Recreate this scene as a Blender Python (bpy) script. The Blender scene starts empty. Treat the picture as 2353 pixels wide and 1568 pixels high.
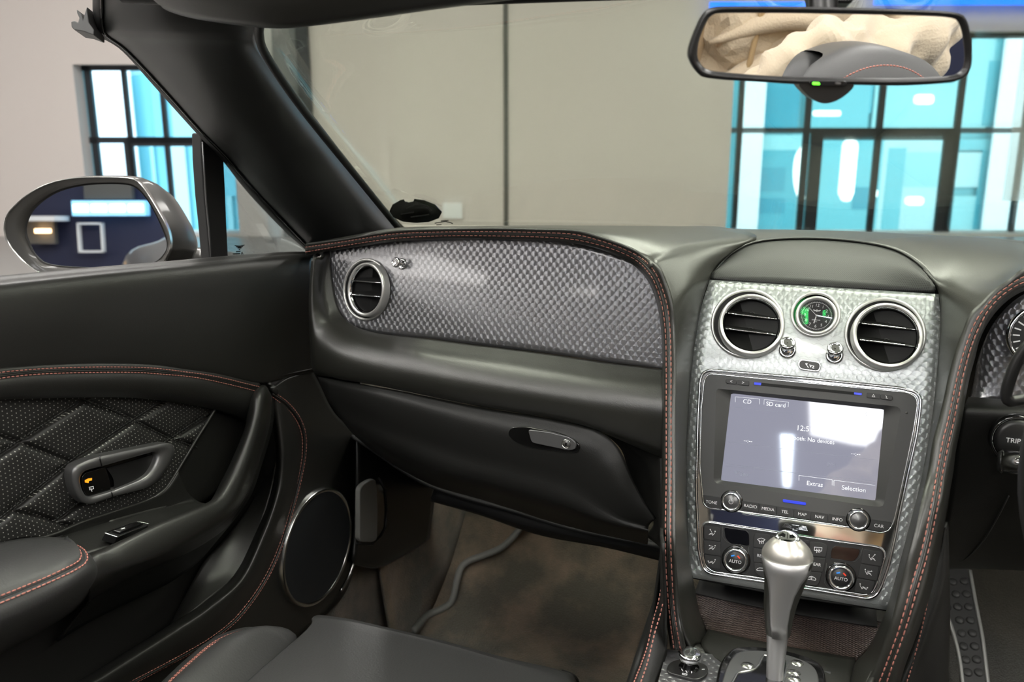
import bpy, bmesh, math, random
from mathutils import Vector as V, Matrix
random.seed(7)
R_ = math.radians
# ---------------------------------------------------------------- camera, world, exposure
W_, H_ = 2353., 1568.
FPX = 2087.
PITCH, YAW = R_(14.3), R_(20)
CAM = V((.018, 0, 1.22))
RT = V((math.cos(YAW), math.sin(YAW), 0))
HD = V((-math.sin(YAW), math.cos(YAW), 0))
FW = HD*math.cos(PITCH) - V((0, 0, 1))*math.sin(PITCH)
UP = HD*math.sin(PITCH) + V((0, 0, 1))*math.cos(PITCH)
sc = bpy.context.scene
col = sc.collection
cd = bpy.data.cameras.new('camera'); cam = bpy.data.objects.new('camera', cd); col.objects.link(cam)
cam.matrix_world = Matrix(((RT.x, UP.x, -FW.x, CAM.x), (RT.y, UP.y, -FW.y, CAM.y), (RT.z, UP.z, -FW.z, CAM.z), (0, 0, 0, 1)))
cd.sensor_width = 36; cd.lens = 36*FPX/W_; cd.clip_start = .02; cd.clip_end = 200
cd.dof.use_dof = True; cd.dof.focus_distance = .98; cd.dof.aperture_fstop = 8
sc.camera = cam
wd = bpy.data.worlds.new('sky'); sc.world = wd; wd.use_nodes = True
wd.node_tree.nodes['Background'].inputs[0].default_value = (.72, .87, 1, 1)
wd.node_tree.nodes['Background'].inputs[1].default_value = 4.1
vs = sc.view_settings; vs.view_transform = 'Standard'; vs.look = 'None'; vs.gamma = 1; vs.exposure = 0.0
vs.use_curve_mapping = False
sc.cycles.use_denoising = True
sc.cycles.max_bounces = 8; sc.cycles.transparent_max_bounces = 12
sc.cycles.sample_clamp_indirect = 6; sc.cycles.caustics_reflective = False; sc.cycles.caustics_refractive = False

def ray(x, y): return FW + RT*((x-1176.5)/FPX) - UP*((y-784)/FPX)
def AX(a, x, y, val):
    d = ray(x, y); return CAM + d*((val-CAM[a])/d[a])
def QX(x, y, v): return AX(0, x, y, v)
def QY(x, y, v): return AX(1, x, y, v)
def QZ(x, y, v): return AX(2, x, y, v)
def QD(x, y, d): return CAM + ray(x, y)*d
def zoomer(ox, oy, s):
    return lambda *p: [(ox+a/s, oy+b/s) for a, b in p]
Z1 = zoomer(0, 0, 2.45); Z2 = zoomer(0, 600, 2.614); Z3 = zoomer(0, 1100, 2.614); Z4 = zoomer(680, 500, 2.674)
Z5 = zoomer(700, 850, 2.184); Z6 = zoomer(1540, 0, 2.8); Z7 = zoomer(1540, 520, 2.894); Z8 = zoomer(1540, 1040, 2.894)
Z9 = zoomer(1580, 840, 3.92); Z10 = zoomer(1580, 1120, 4.3556); Z11 = zoomer(1600, 640, 4.057)
Z12 = zoomer(1440, 1300, 5.115); Z13 = zoomer(2050, 600, 3.135); Z14 = zoomer(740, 560, 7.127)

class Fr:
    def __init__(s, o, u, v, n=None):
        s.o = V(o); s.u = V(u).normalized(); s.v = V(v); s.v = (s.v - s.u*s.v.dot(s.u)).normalized()
        s.n = s.u.cross(s.v)
    def P(s, a, b, c=0): return s.o + s.u*a + s.v*b + s.n*c
    def hit(s, x, y, c=0):
        d = ray(x, y); return CAM + d*((s.o+s.n*c-CAM).dot(s.n)/d.dot(s.n))
    def uv(s, x, y, c=0):
        q = s.hit(x, y, c)-s.o; return (q.dot(s.u), q.dot(s.v))
    def at(s, x, y, c=0): return Fr(s.hit(x, y, c), s.u, s.v)
    def up(s, c): return Fr(s.o+s.n*c, s.u, s.v)
class Surf:
    """height field along one axis, a ray of the photo meets it"""
    def __init__(s, ax, f, sgn): s.ax = ax; s.f = f; s.sg = sgn
    def h(s, p, off): return p[s.ax] - s.f(p) - s.sg*off
    def hit(s, x, y, off=0):
        d = ray(x, y); t0, t1 = .9, 1.1; h0 = s.h(CAM+d*t0, off)
        for i in range(20):
            h1 = s.h(CAM+d*t1, off)
            if abs(h1) < 1e-7 or abs(h1-h0) < 1e-12: break
            t0, t1, h0 = t1, t1-h1*(t1-t0)/(h1-h0), h1
        return CAM+d*t1
    def nrm(s, p):
        e = 1e-4; g = V((0, 0, 0))
        for i in range(3):
            q = p.copy(); q[i] += e; g[i] = (s.h(q, 0)-s.h(p, 0))/e
        return (g*s.sg).normalized()
    def at(s, x, y, off=0):
        p = s.hit(x, y, off); n = s.nrm(p)
        u = V((1, 0, 0)) if s.ax != 0 else V((0, 1, 0))
        u = (u-n*u.dot(n)).normalized(); return Fr(p, u, n.cross(u))

# ---------------------------------------------------------------- materials
MT = {}
class NT:
    def __init__(s, m): s.t = m.node_tree; s.n = s.t.nodes; s.l = s.t.links
    def new(s, t, **k):
        x = s.n.new(t)
        for a, b in k.items(): setattr(x, a, b)
        return x
    def put(s, sock, v):
        if v is None: return
        if hasattr(v, 'is_linked'): s.l.new(v, sock)
        else: sock.default_value = v
    def m(s, op, a, b=None, c=None):
        x = s.new('ShaderNodeMath', operation=op); s.put(x.inputs[0], a); s.put(x.inputs[1], b); s.put(x.inputs[2], c)
        return x.outputs[0]
    def mix(s, f, a, b):
        x = s.new('ShaderNodeMix', data_type='RGBA'); s.put(x.inputs[0], f); s.put(x.inputs[6], a); s.put(x.inputs[7], b)
        return x.outputs[2]
def mat(name, c=(.5, .5, .5), r=.5, metal=0, spec=.5, coat=0, coatr=.05, emit=None, es=0, bump=None, sheen=0):
    m = bpy.data.materials.new(name); m.use_nodes = True; b = m.node_tree.nodes['Principled BSDF']; I = b.inputs
    I['Base Color'].default_value = (*c, 1); I['Roughness'].default_value = r; I['Metallic'].default_value = metal
    I['Specular IOR Level'].default_value = spec; I['Coat Weight'].default_value = coat; I['Coat Roughness'].default_value = coatr
    if sheen: I['Sheen Weight'].default_value = sheen
    if emit: I['Emission Color'].default_value = (*emit, 1); I['Emission Strength'].default_value = es
    if bump:
        t = NT(m); g = t.new('ShaderNodeNewGeometry'); n = t.new('ShaderNodeTexNoise')
        t.l.new(g.outputs['Position'], n.inputs['Vector']); n.inputs['Scale'].default_value = bump[0]; n.inputs['Detail'].default_value = 3
        bp = t.new('ShaderNodeBump'); bp.inputs['Strength'].default_value = bump[1]; bp.inputs['Distance'].default_value = bump[2]
        t.l.new(n.outputs[0], bp.inputs['Height']); t.l.new(bp.outputs[0], I['Normal'])
    MT[name] = m; return m
def P_(m): return m.node_tree.nodes['Principled BSDF'].inputs
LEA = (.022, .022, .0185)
mat('leather', LEA, .37, bump=(900, .22, .0006), spec=.8)
mat('leather_door', (.015, .015, .0135), .41, bump=(900, .22, .0006), spec=.65)
mat('leather_seat', (.046, .046, .046), .46, bump=(420, .2, .0010), spec=.55)
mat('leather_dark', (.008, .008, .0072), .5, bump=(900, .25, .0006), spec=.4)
mat('vinyl', (.016, .017, .0165), .40, bump=(1400, .2, .0004), spec=.65)
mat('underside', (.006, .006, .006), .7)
mat('black_plastic', (.012, .012, .012), .35)
mat('button_black', (.018, .018, .018), .42)
mat('face_grey', (.055, .055, .054), .42, spec=.5)
mat('gloss_black', (.004, .004, .004), .08, coat=.6)
mat('rubber', (.012, .012, .012), .6); mat('deep_black', (.003, .003, .003), .55, spec=.3); mat('lever_grey', (.20, .20, .19), .45)
mat('wall_glow', (1, 1, 1), .5, emit=(1, .97, .93), es=8); mat('panel_white', (1, 1, 1), .5, emit=(.97, .98, 1), es=11); mat('tube_blue', (.6, .75, 1), .5, emit=(.75, .86, 1), es=22)  # glows of the lights added for reflections on fascia, metal and screen
mat('chrome', (.86, .87, .88), .06, 1)
mat('satin_chrome', (.62, .62, .60), .22, 1)
mat('satin_grey', (.16, .16, .16), .34, .7)
mat('brushed', (.60, .60, .60), .30, 1)
mat('mirror_glass', (.93, .94, .94), .0, 1)
mat('body_paint', (.040, .038, .034), .45, .3, coat=.35, coatr=.08)
mat('pad_metal', (.42, .43, .44), .34, .85)
mat('thread', (.43, .17, .135), .6)
mat('thread_dark', (.06, .05, .05), .7)
mat('white_ink', (.75, .75, .75), .5, emit=(.8, .8, .8), es=.12)
mat('ink_blue', (.03, .25, .8), .5, emit=(.03, .3, .9), es=.3)
mat('ink_red', (.8, .05, .02), .5, emit=(.9, .06, .02), es=.3)
mat('ink_orange', (.9, .35, .02), .5, emit=(1, .4, .02), es=.8)
mat('screen_text', (.8, .82, .86), .5, emit=(.85, .88, .95), es=.55)
mat('screen_dim', (.2, .22, .28), .5, emit=(.4, .42, .5), es=.25)
mat('led_green', (.1, .9, .05), .4, emit=(.15, 1, .03), es=2.0)
mat('led_blue', (.01, .02, .3), .25, emit=(.01, .03, .55), es=1.0)
mat('strip_blue', (0, .2, 1), .5, emit=(0, .14, 1), es=2.6)
mat('lamp_white', (1, 1, 1), .5, emit=(1, .97, .92), es=34)
mat('lamp_warm', (1, .8, .5), .5, emit=(1, .62, .32), es=6)
mat('sign_lit', (.5, .85, 1), .5, emit=(.10, .55, 1), es=.9)
mat('sign_white', (1, 1, 1), .5, emit=(.8, .95, 1), es=2.2)
mat('wall_paint', (.66, .61, .58), .85)
mat('wall_reveal', (.62, .72, .86), .8)
mat('navy', (.012, .016, .05), .6)
mat('ceiling_paint', (.55, .55, .55), .9)
mat('floor_tile', (.30, .29, .28), .35)
mat('frame_black', (.016, .02, .025), .45)
mat('groove_dark', (.10, .10, .095), .8); mat('column_grey', (.15, .16, .165), .7)
mat('fleece', (.62, .52, .38), .95, bump=(260, .5, .003), sheen=.4)
mat('brown_cloth', (.38, .26, .13), .9, bump=(300, .4, .002), sheen=.3)
mat('skin', (.55, .30, .22), .5)
mat('hair', (.03, .02, .014), .6)
mat('denim', (.03, .045, .09), .8)
mat('outside_white', (.85, .88, .9), .6)
for i, c in enumerate([(.08, .38, .47), (.16, .48, .55), (.30, .60, .64), (.045, .30, .40), (.44, .66, .69)]): mat('cyan_%d' % i, c, .3, 0)
mat('asphalt', (.25, .3, .32), .8)
mat('satin_silver', (.74, .74, .72), .33, .75); mat('lever_metal', (.50, .50, .50), .38, .8); mat('cap_metal', (.60, .58, .53), .30, .75)
mat('green_glow', (0, 1, .2), .5, emit=(.05, 1, .22), es=26)  # glow of the strips added for the green on the clock glass
mat('cable_grey', (.20, .20, .185), .55)
mat('dial', (.006, .006, .006), .3)
mat('reflector', (.02, .2, .05), .3, emit=(.05, .9, .2), es=.8)
mat('etch', (.012, .012, .012), .6)
# glass: clear pane with a real reflection
def glass(name, tint=(1, 1, 1), refl=1.0):
    m = bpy.data.materials.new(name); m.use_nodes = True; t = NT(m); t.n.clear()
    o = t.new('ShaderNodeOutputMaterial'); mx = t.new('ShaderNodeMixShader'); tr = t.new('ShaderNodeBsdfTransparent'); gl = t.new('ShaderNodeBsdfGlossy')
    tr.inputs[0].default_value = (*tint, 1); gl.inputs['Roughness'].default_value = .0
    fr = t.new('ShaderNodeFresnel'); fr.inputs[0].default_value = 1.45
    f = t.m('MULTIPLY', fr.outputs[0], refl)
    t.l.new(f, mx.inputs[0]); t.l.new(tr.outputs[0], mx.inputs[1]); t.l.new(gl.outputs[0], mx.inputs[2]); t.l.new(mx.outputs[0], o.inputs[0])
    MT[name] = m
glass('windscreen_glass', (.95, .985, .915), .4)
glass('door_glass', (.93, .97, .96), .6)
glass('window_pane', (.93, .99, 1.0), .5)
glass('dial_glass', (1, 1, 1), .8)
# carpet
m = mat('carpet', (.1, .09, .07), .95, sheen=.3); t = NT(m); g = t.new('ShaderNodeNewGeometry'); n = t.new('ShaderNodeTexNoise'); n.inputs['Scale'].default_value = 7; n.inputs['Detail'].default_value = 6; n.inputs['Roughness'].default_value = .6
t.l.new(g.outputs['Position'], n.inputs['Vector']); cr_ = t.new('ShaderNodeValToRGB'); t.l.new(n.outputs[0], cr_.inputs[0])
cr_.color_ramp.elements[0].position = .42; cr_.color_ramp.elements[0].color = (.10, .09, .064, 1); cr_.color_ramp.elements[1].position = .64; cr_.color_ramp.elements[1].color = (.29, .215, .145, 1)
t.l.new(cr_.outputs[0], P_(m)['Base Color']); n2 = t.new('ShaderNodeTexNoise'); n2.inputs['Scale'].default_value = 500; t.l.new(g.outputs['Position'], n2.inputs['Vector'])
bp = t.new('ShaderNodeBump'); bp.inputs['Distance'].default_value = .004; bp.inputs['Strength'].default_value = .8; t.l.new(n2.outputs[0], bp.inputs['Height']); t.l.new(bp.outputs[0], P_(m)['Normal'])
mc_ = m.copy(); mc_.name = 'carpet_dark'; MT['carpet_dark'] = mc_  # same carpet, with the driver footwell's shade put into its colour
r2_ = [n for n in mc_.node_tree.nodes if n.type == 'VALTORGB'][0].color_ramp; r2_.elements[0].color = (.03, .028, .020, 1); r2_.elements[1].color = (.05, .044, .032, 1)
mat('pad_rubber', (.03, .03, .03), .5)
# engine-turned metal: overlapping discs brushed in circles
def turned(name, c, a=.0088, b=.0048, r=.0068, vt=20, ang=0, rough=.38, coat=.5, tiltn=.04, metal=.8):
    m = mat(name, c, rough, metal, coat=coat, coatr=.06); t = NT(m); uv = t.new('ShaderNodeUVMap'); sp = t.new('ShaderNodeSeparateXYZ'); t.l.new(uv.outputs[0], sp.inputs[0])
    x, y = sp.outputs[0], sp.outputs[1]
    if ang:
        ca, sa = math.cos(ang), math.sin(ang)
        x2 = t.m('ADD', t.m('MULTIPLY', x, ca), t.m('MULTIPLY', y, sa)); y = t.m('SUBTRACT', t.m('MULTIPLY', y, ca), t.m('MULTIPLY', x, sa)); x = x2
    k0 = t.m('CEIL', t.m('DIVIDE', t.m('SUBTRACT', y, r), b)); dy0 = t.m('SUBTRACT', y, t.m('MULTIPLY', k0, b))
    off0 = t.m('MULTIPLY', t.m('FLOORED_MODULO', k0, 2.0), a/2)
    def near(off):
        q = t.m('SUBTRACT', x, off); return t.m('SUBTRACT', q, t.m('MULTIPLY', t.m('ROUND', t.m('DIVIDE', q, a)), a))
    dx0 = near(off0); dx1 = near(t.m('SUBTRACT', a/2, off0)); dy1 = t.m('SUBTRACT', dy0, b)
    ins = t.m('LESS_THAN', t.m('ADD', t.m('MULTIPLY', dx0, dx0), t.m('MULTIPLY', dy0, dy0)), r*r)
    def sel(p, q): return t.m('ADD', t.m('MULTIPLY', ins, p), t.m('MULTIPLY', t.m('SUBTRACT', 1.0, ins), q))
    lx, ly = sel(dx0, dx1), sel(dy0, dy1)
    e0 = t.m('ABSOLUTE', t.m('SUBTRACT', t.m('SQRT', t.m('ADD', t.m('MULTIPLY', dx0, dx0), t.m('MULTIPLY', dy0, dy0))), r))
    t.l.new(t.mix(t.m('LESS_THAN', e0, .00015), (*c, 1), (*[q*.68 for q in c], 1)), P_(m)['Base Color'])
    vy, vz = math.sin(R_(vt)), math.cos(R_(vt))
    cx = t.new('ShaderNodeCombineXYZ'); t.l.new(t.m('MULTIPLY', ly, -1.0), cx.inputs[0]); t.l.new(t.m('MULTIPLY', lx, vy), cx.inputs[1]); t.l.new(t.m('MULTIPLY', lx, vz), cx.inputs[2])
    nn = t.new('ShaderNodeVectorMath', operation='NORMALIZE'); t.l.new(cx.outputs[0], nn.inputs[0])
    I = P_(m); I['Anisotropic'].default_value = 1.0; t.l.new(nn.outputs[0], I['Tangent'])
    rad = t.m('MAXIMUM', t.m('SQRT', t.m('ADD', t.m('MULTIPLY', lx, lx), t.m('MULTIPLY', ly, ly))), 1e-5)
    g = t.new('ShaderNodeNewGeometry')
    cn = t.new('ShaderNodeCombineXYZ'); t.l.new(t.m('DIVIDE', lx, rad), cn.inputs[0]); q = t.m('DIVIDE', ly, rad); t.l.new(t.m('MULTIPLY', q, vy), cn.inputs[1]); t.l.new(t.m('MULTIPLY', q, vz), cn.inputs[2])
    sc_ = t.new('ShaderNodeVectorMath', operation='SCALE'); sc_.inputs['Scale'].default_value = tiltn; t.l.new(cn.outputs[0], sc_.inputs[0])
    ad = t.new('ShaderNodeVectorMath', operation='ADD'); t.l.new(g.outputs['Normal'], ad.inputs[0]); t.l.new(sc_.outputs[0], ad.inputs[1])
    no = t.new('ShaderNodeVectorMath', operation='NORMALIZE'); t.l.new(ad.outputs[0], no.inputs[0]); t.l.new(no.outputs[0], I['Normal'])
turned('turned_centre', (.58, .615, .615), metal=.62)
turned('turned_wing', (.32, .32, .335), a=.0092, b=.0052, r=.0072, vt=12, coat=.6, tiltn=.028, rough=.36)
turned('turned_base', (.30, .30, .31), vt=80)
# dot patterns (perforated leather, speaker mesh, tray rubber)
def dots(name, c0, c1, pitch, rad, rough=.45, bumpd=-.0003, skew=.5, metal=0):
    m = mat(name, c0, rough, metal); t = NT(m); uv = t.new('ShaderNodeUVMap'); sp = t.new('ShaderNodeSeparateXYZ'); t.l.new(uv.outputs[0], sp.inputs[0])
    ky = t.m('ROUND', t.m('DIVIDE', sp.outputs[1], pitch*.87)); dy = t.m('SUBTRACT', sp.outputs[1], t.m('MULTIPLY', ky, pitch*.87))
    q = t.m('SUBTRACT', sp.outputs[0], t.m('MULTIPLY', t.m('FLOORED_MODULO', ky, 2.0), pitch*skew))
    dx = t.m('SUBTRACT', q, t.m('MULTIPLY', t.m('ROUND', t.m('DIVIDE', q, pitch)), pitch))
    d = t.m('SQRT', t.m('ADD', t.m('MULTIPLY', dx, dx), t.m('MULTIPLY', dy, dy)))
    f = t.m('LESS_THAN', d, rad)
    t.l.new(t.mix(f, (*c0, 1), (*c1, 1)), P_(m)['Base Color'])
    bp = t.new('ShaderNodeBump'); bp.inputs['Distance'].default_value = abs(bumpd); bp.inputs['Strength'].default_value = .6; bp.invert = bumpd < 0
    t.l.new(f, bp.inputs['Height']); t.l.new(bp.outputs[0], P_(m)['Normal'])
dots('perforated', (.016, .016, .015), (.36, .36, .32), .0052, .00062)
dots('speaker_mesh', (.022, .023, .023), (.004, .004, .004), .0021, .00072, .5)
dots('door_mesh', (.02, .023, .026), (.012, .014, .016), .0016, .0005, .55)
# tray rubber: crossed ribs
m = mat('tray_rubber', (.055, .036, .030), .42); t = NT(m); uv = t.new('ShaderNodeUVMap'); sp = t.new('ShaderNodeSeparateXYZ'); t.l.new(uv.outputs[0], sp.inputs[0])
wa = t.m('PINGPONG', t.m('ADD', sp.outputs[0], t.m('MULTIPLY', sp.outputs[1], 1.6)), .003); wb = t.m('PINGPONG', t.m('SUBTRACT', sp.outputs[0], t.m('MULTIPLY', sp.outputs[1], 1.6)), .003)
bp = t.new('ShaderNodeBump'); bp.inputs['Distance'].default_value = 1.0; bp.inputs['Strength'].default_value = .8; t.l.new(t.m('MAXIMUM', wa, wb), bp.inputs['Height']); t.l.new(bp.outputs[0], P_(m)['Normal'])
# display: glowing page behind a reflecting face
m = mat('display', (.02, .02, .03), .03, spec=.5, emit=(.34, .345, .43), es=.85, coat=1.0, coatr=.03)
def M(n): return MT[n] if isinstance(n, str) else n

# ---------------------------------------------------------------- builders
ORG = {}
def org(p): return ORG.get(p.name, V((0, 0, 0))) if p else V((0, 0, 0))
def thing(name, label, cat, loc=(0, 0, 0), group=None):
    o = bpy.data.objects.new(name, None); col.objects.link(o); o.location = loc; ORG[o.name] = V(loc); o.empty_display_size = .05
    o['label'] = label; o['category'] = cat
    if group: o['group'] = group
    return o
def tag(o, label, cat, group=None):
    o['label'] = label; o['category'] = cat
    if group: o['group'] = group
    return o
def struct(o): o['kind'] = 'structure'; return o
def mesh(name, vs_, fs, m, parent=None, smooth=True, uvs=None, thick=0, bevel=0, sub=0, label=None, off=-1):
    if thick and thick < .02 and len(vs_) > 3:
        # turn an open sheet to face the cabin so its thickness grows away from the eye
        k = 0.0
        for f in fs[::max(1, len(fs)//60)]:
            a, b, c = V(vs_[f[0]]), V(vs_[f[1]]), V(vs_[f[2]]); n_ = (b-a).cross(c-a); k += n_.dot(CAM-a)/max((CAM-a).length, .1)
        if k < 0: fs = [f[::-1] for f in fs]
    g = org(parent); me = bpy.data.meshes.new(name); me.from_pydata([tuple(V(v)-g) for v in vs_], [], fs)
    me.materials.append(M(m))
    if uvs:
        l = me.uv_layers.new(name='UVMap')
        for lp in me.loops: l.data[lp.index].uv = uvs[lp.vertex_index]
    if smooth: me.polygons.foreach_set('use_smooth', [True]*len(me.polygons))
    me.update(); o = bpy.data.objects.new(name, me); col.objects.link(o)
    if parent: o.parent = parent
    ORG[o.name] = g
    if bevel:
        b = o.modifiers.new('bevel', 'BEVEL'); b.width = bevel; b.segments = 2; b.limit_method = 'ANGLE'; b.angle_limit = R_(35)
        me.polygons.foreach_set('use_smooth', [True]*len(me.polygons)); b.harden_normals = True
    if thick:
        s = o.modifiers.new('solid', 'SOLIDIFY'); s.thickness = thick; s.offset = off
    if sub:
        s = o.modifiers.new('sub', 'SUBSURF'); s.levels = s.render_levels = sub
    if label: o['label'] = label
    return o
def cr(pts, n, arc=True, closed=False):
    """Catmull-Rom resample"""
    pts = [V(p) for p in pts]; L = len(pts); out = []
    segs = L if closed else L-1
    def ev(t):
        i = min(int(t), segs-1); f = t-i
        if closed: p0, p1, p2, p3 = pts[(i-1) % L], pts[i % L], pts[(i+1) % L], pts[(i+2) % L]
        else:
            p1, p2 = pts[i], pts[i+1]; p0 = pts[i-1] if i else p1*2-p2; p3 = pts[i+2] if i+2 < L else p2*2-p1
        return ((p1*2)+(p2-p0)*f+(p0*2-p1*5+p2*4-p3)*f*f+(p1*3-p0-p2*3+p3)*f**3)*.5
    if not arc:
        return [ev(segs*k/(n if closed else n-1)) for k in range(n)]
    N = segs*12; s = [ev(segs*k/N) for k in range(N+1)]; d = [0]
    for a, b in zip(s, s[1:]): d.append(d[-1]+(b-a).length)
    T = d[-1]; j = 0; m_ = n if closed else n-1
    for k in range(n):
        w = T*k/m_
        while j < N-1 and d[j+1] < w: j += 1
        q = (w-d[j])/max(d[j+1]-d[j], 1e-9); out.append(s[j].lerp(s[j+1], min(q, 1)))
    return out
def lin(pts, n):
    pts = [V(p) for p in pts]; d = [0]
    for a, b in zip(pts, pts[1:]): d.append(d[-1]+(b-a).length)
    out = []; j = 0
    for k in range(n):
        w = d[-1]*k/(n-1)
        while j < len(pts)-2 and d[j+1] < w: j += 1
        out.append(pts[j].lerp(pts[j+1], min(1, (w-d[j])/max(d[j+1]-d[j], 1e-9))))
    return out
def grid(name, rows, m, parent=None, uvf=None, flip=False, cl=False, **k):
    nr, nc = len(rows), len(rows[0]); vs_ = [p for r in rows for p in r]; fs = []
    for i in range(nr-1):
        for j in range(nc if cl else nc-1):
            q = (i*nc+j, i*nc+(j+1) % nc, (i+1)*nc+(j+1) % nc, (i+1)*nc+j); fs.append(q[::-1] if flip else q)
    return mesh(name, vs_, fs, m, parent, uvs=[uvf(p) for p in vs_] if uvf else None, **k)
def loft(name, rows, nu, nv, m, parent=None, arc=False, **k):
    """rows: control curves; each resampled to nu, then nv across"""
    rr = [cr(r, nu, arc) for r in rows]
    cols = [cr([r[j] for r in rr], nv, False) for j in range(nu)]
    return grid(name, [[cols[j][i] for j in range(nu)] for i in range(nv)], m, parent, **k)
def tube(name, pts, r, m, parent=None, seg=8, closed=False, label=None, flat=1.0, n=None, **k):
    L = len(pts); vs_ = []; fs = []; rs = r if isinstance(r, (list, tuple)) else [r]*L; prev = None
    for i, p in enumerate(pts):
        a = pts[(i-1) % L] if closed or i else pts[0]; b = pts[(i+1) % L] if closed or i < L-1 else pts[-1]
        t = (b-a).normalized()
        if n is not None: u = V(n)-t*V(n).dot(t)
        elif prev is None: u = t.orthogonal()
        else: u = prev-t*prev.dot(t)
        u = u.normalized(); prev = u; w = t.cross(u)
        for q in range(seg):
            an = 2*math.pi*q/seg; vs_.append(p+u*(math.cos(an)*rs[i]*flat)+w*(math.sin(an)*rs[i]))
    for i in range(L if closed else L-1):
        for q in range(seg):
            fs.append((i*seg+q, i*seg+(q+1) % seg, ((i+1) % L)*seg+(q+1) % seg, ((i+1) % L)*seg+q))
    if not closed: fs += [tuple(range(seg))[::-1], tuple(range((L-1)*seg, L*seg))]
    return mesh(name, vs_, fs, m, parent, label=label, **k)
def stitches(name, paths, m='thread', parent=None, pitch=.006, ln=.0046, r=.0006, skew=0.0, nrm=None):
    vs_ = []; fs = []
    for pts in paths:
        L = sum((b-a).length for a, b in zip(pts, pts[1:])); n = max(2, int(L/pitch)); q = lin(pts, n*4+1)
        for i in range(n):
            a, b = q[i*4], q[i*4+3]; c = (a+b)/2; d = (b-a).normalized(); u = d.orthogonal().normalized(); w = d.cross(u); base = len(vs_)
            if skew and nrm is not None: d = (d + d.cross(V(nrm))*skew).normalized(); u = d.orthogonal().normalized(); w = d.cross(u)
            for s_, rr in ((-.5, .35), (-.36, .9), (0, 1.05), (.36, .9), (.5, .35)):
                for k in range(6):
                    an = k*math.pi/3; vs_.append(c+d*(s_*ln)+(u*math.cos(an)+w*math.sin(an))*(r*rr))
            for s_ in range(4):
                for k in range(6): fs.append((base+s_*6+k, base+s_*6+(k+1) % 6, base+s_*6+6+(k+1) % 6, base+s_*6+6+k))
            fs += [tuple(base+k for k in range(6))[::-1], tuple(base+24+k for k in range(6))]
    return mesh(name, vs_, fs, m, parent)
def rpoly(pts, r, seg=5):
    """round the corners of a 2D polygon"""
    out = []; n = len(pts)
    for i in range(n):
        p = V((*pts[i], 0)); a = V((*pts[i-1], 0)); b = V((*pts[(i+1) % n], 0))
        rr = r[i] if isinstance(r, (list, tuple)) else r
        la, lb = (a-p).length, (b-p).length; q = min(rr, la*.48, lb*.48)
        s, e = p+(a-p).normalized()*q, p+(b-p).normalized()*q
        for k in range(seg+1):
            t = k/seg; w = s*(1-t)**2+p*2*t*(1-t)+e*t*t; out.append((w.x, w.y))
    return out
def poly(name, fr, pts, h0, h1, m, parent=None, bevel=.0004, label=None, uv=False):
    n = len(pts); ar = sum(pts[i][0]*pts[(i+1) % n][1]-pts[(i+1) % n][0]*pts[i][1] for i in range(n))
    if ar < 0: pts = pts[::-1]
    vs_ = [fr.P(a, b, h0) for a, b in pts]+[fr.P(a, b, h1) for a, b in pts]
    fs = [tuple(range(n))[::-1], tuple(range(n, 2*n))]+[(i, (i+1) % n, n+(i+1) % n, n+i) for i in range(n)]
    return mesh(name, vs_, fs, m, parent, smooth=bool(bevel), bevel=bevel, label=label, uvs=[(a, b) for a, b in pts]*2 if uv else None)
def ringm(name, A, B, m, parent=None, **k):
    """band between two closed outlines with the same number of points"""
    return grid(name, [A, B], m, parent, cl=True, **k)
def lathe(name, fr, prof, m, parent=None, seg=40, label=None, ell=(1, 1), **k):
    vs_ = []; fs = []
    for r, h in prof:
        for q in range(seg):
            a = 2*math.pi*q/seg; vs_.append(fr.P(r*math.cos(a)*ell[0], r*math.sin(a)*ell[1], h))
    for i in range(len(prof)-1):
        for q in range(seg): fs.append((i*seg+q, i*seg+(q+1) % seg, (i+1)*seg+(q+1) % seg, (i+1)*seg+q))
    if prof[-1][0] > 1e-6 and k.pop('cap', True): fs.append(tuple(range((len(prof)-1)*seg, len(prof)*seg)))
    k.pop('cap', None)
    return mesh(name, vs_, fs, m, parent, label=label, **k)
def box(name, a, b, m, parent=None, bevel=0, ax=None, label=None):
    """box between two corners, or in frame ax"""
    a, b = V(a), V(b); c = [V((x, y, z)) for x in (a.x, b.x) for y in (a.y, b.y) for z in (a.z, b.z)]
    if ax: c = [ax.P(*p) for p in c]
    fs = [(0, 1, 3, 2), (4, 6, 7, 5), (0, 4, 5, 1), (2, 3, 7, 6), (0, 2, 6, 4), (1, 5, 7, 3)]
    o = mesh(name, c, fs, m, parent, smooth=False, bevel=bevel, label=label)
    bm = bmesh.new(); bm.from_mesh(o.data); bmesh.ops.recalc_face_normals(bm, faces=bm.faces); bm.to_mesh(o.data); bm.free()
    return o
def txt(name, fr, s, a, b, size, m, parent=None, c=.0002, al='CENTER', rot=0, sx=1.0):
    cu = bpy.data.curves.new(name, 'FONT'); cu.body = s; cu.size = size; cu.align_x = al; cu.align_y = 'CENTER'; cu.extrude = .00008; cu.materials.append(M(m))
    o = bpy.data.objects.new(name, cu); col.objects.link(o); u = fr.u*math.cos(rot)+fr.v*math.sin(rot); v = fr.v*math.cos(rot)-fr.u*math.sin(rot); p = fr.P(a, b, c)-org(parent)
    u = u*sx
    mw = Matrix(((u.x, v.x, fr.n.x, p.x), (u.y, v.y, fr.n.y, p.y), (u.z, v.z, fr.n.z, p.z), (0, 0, 0, 1)))
    if parent: o.parent = parent
    o.matrix_local = mw; ORG[o.name] = org(parent)
    return o
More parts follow.
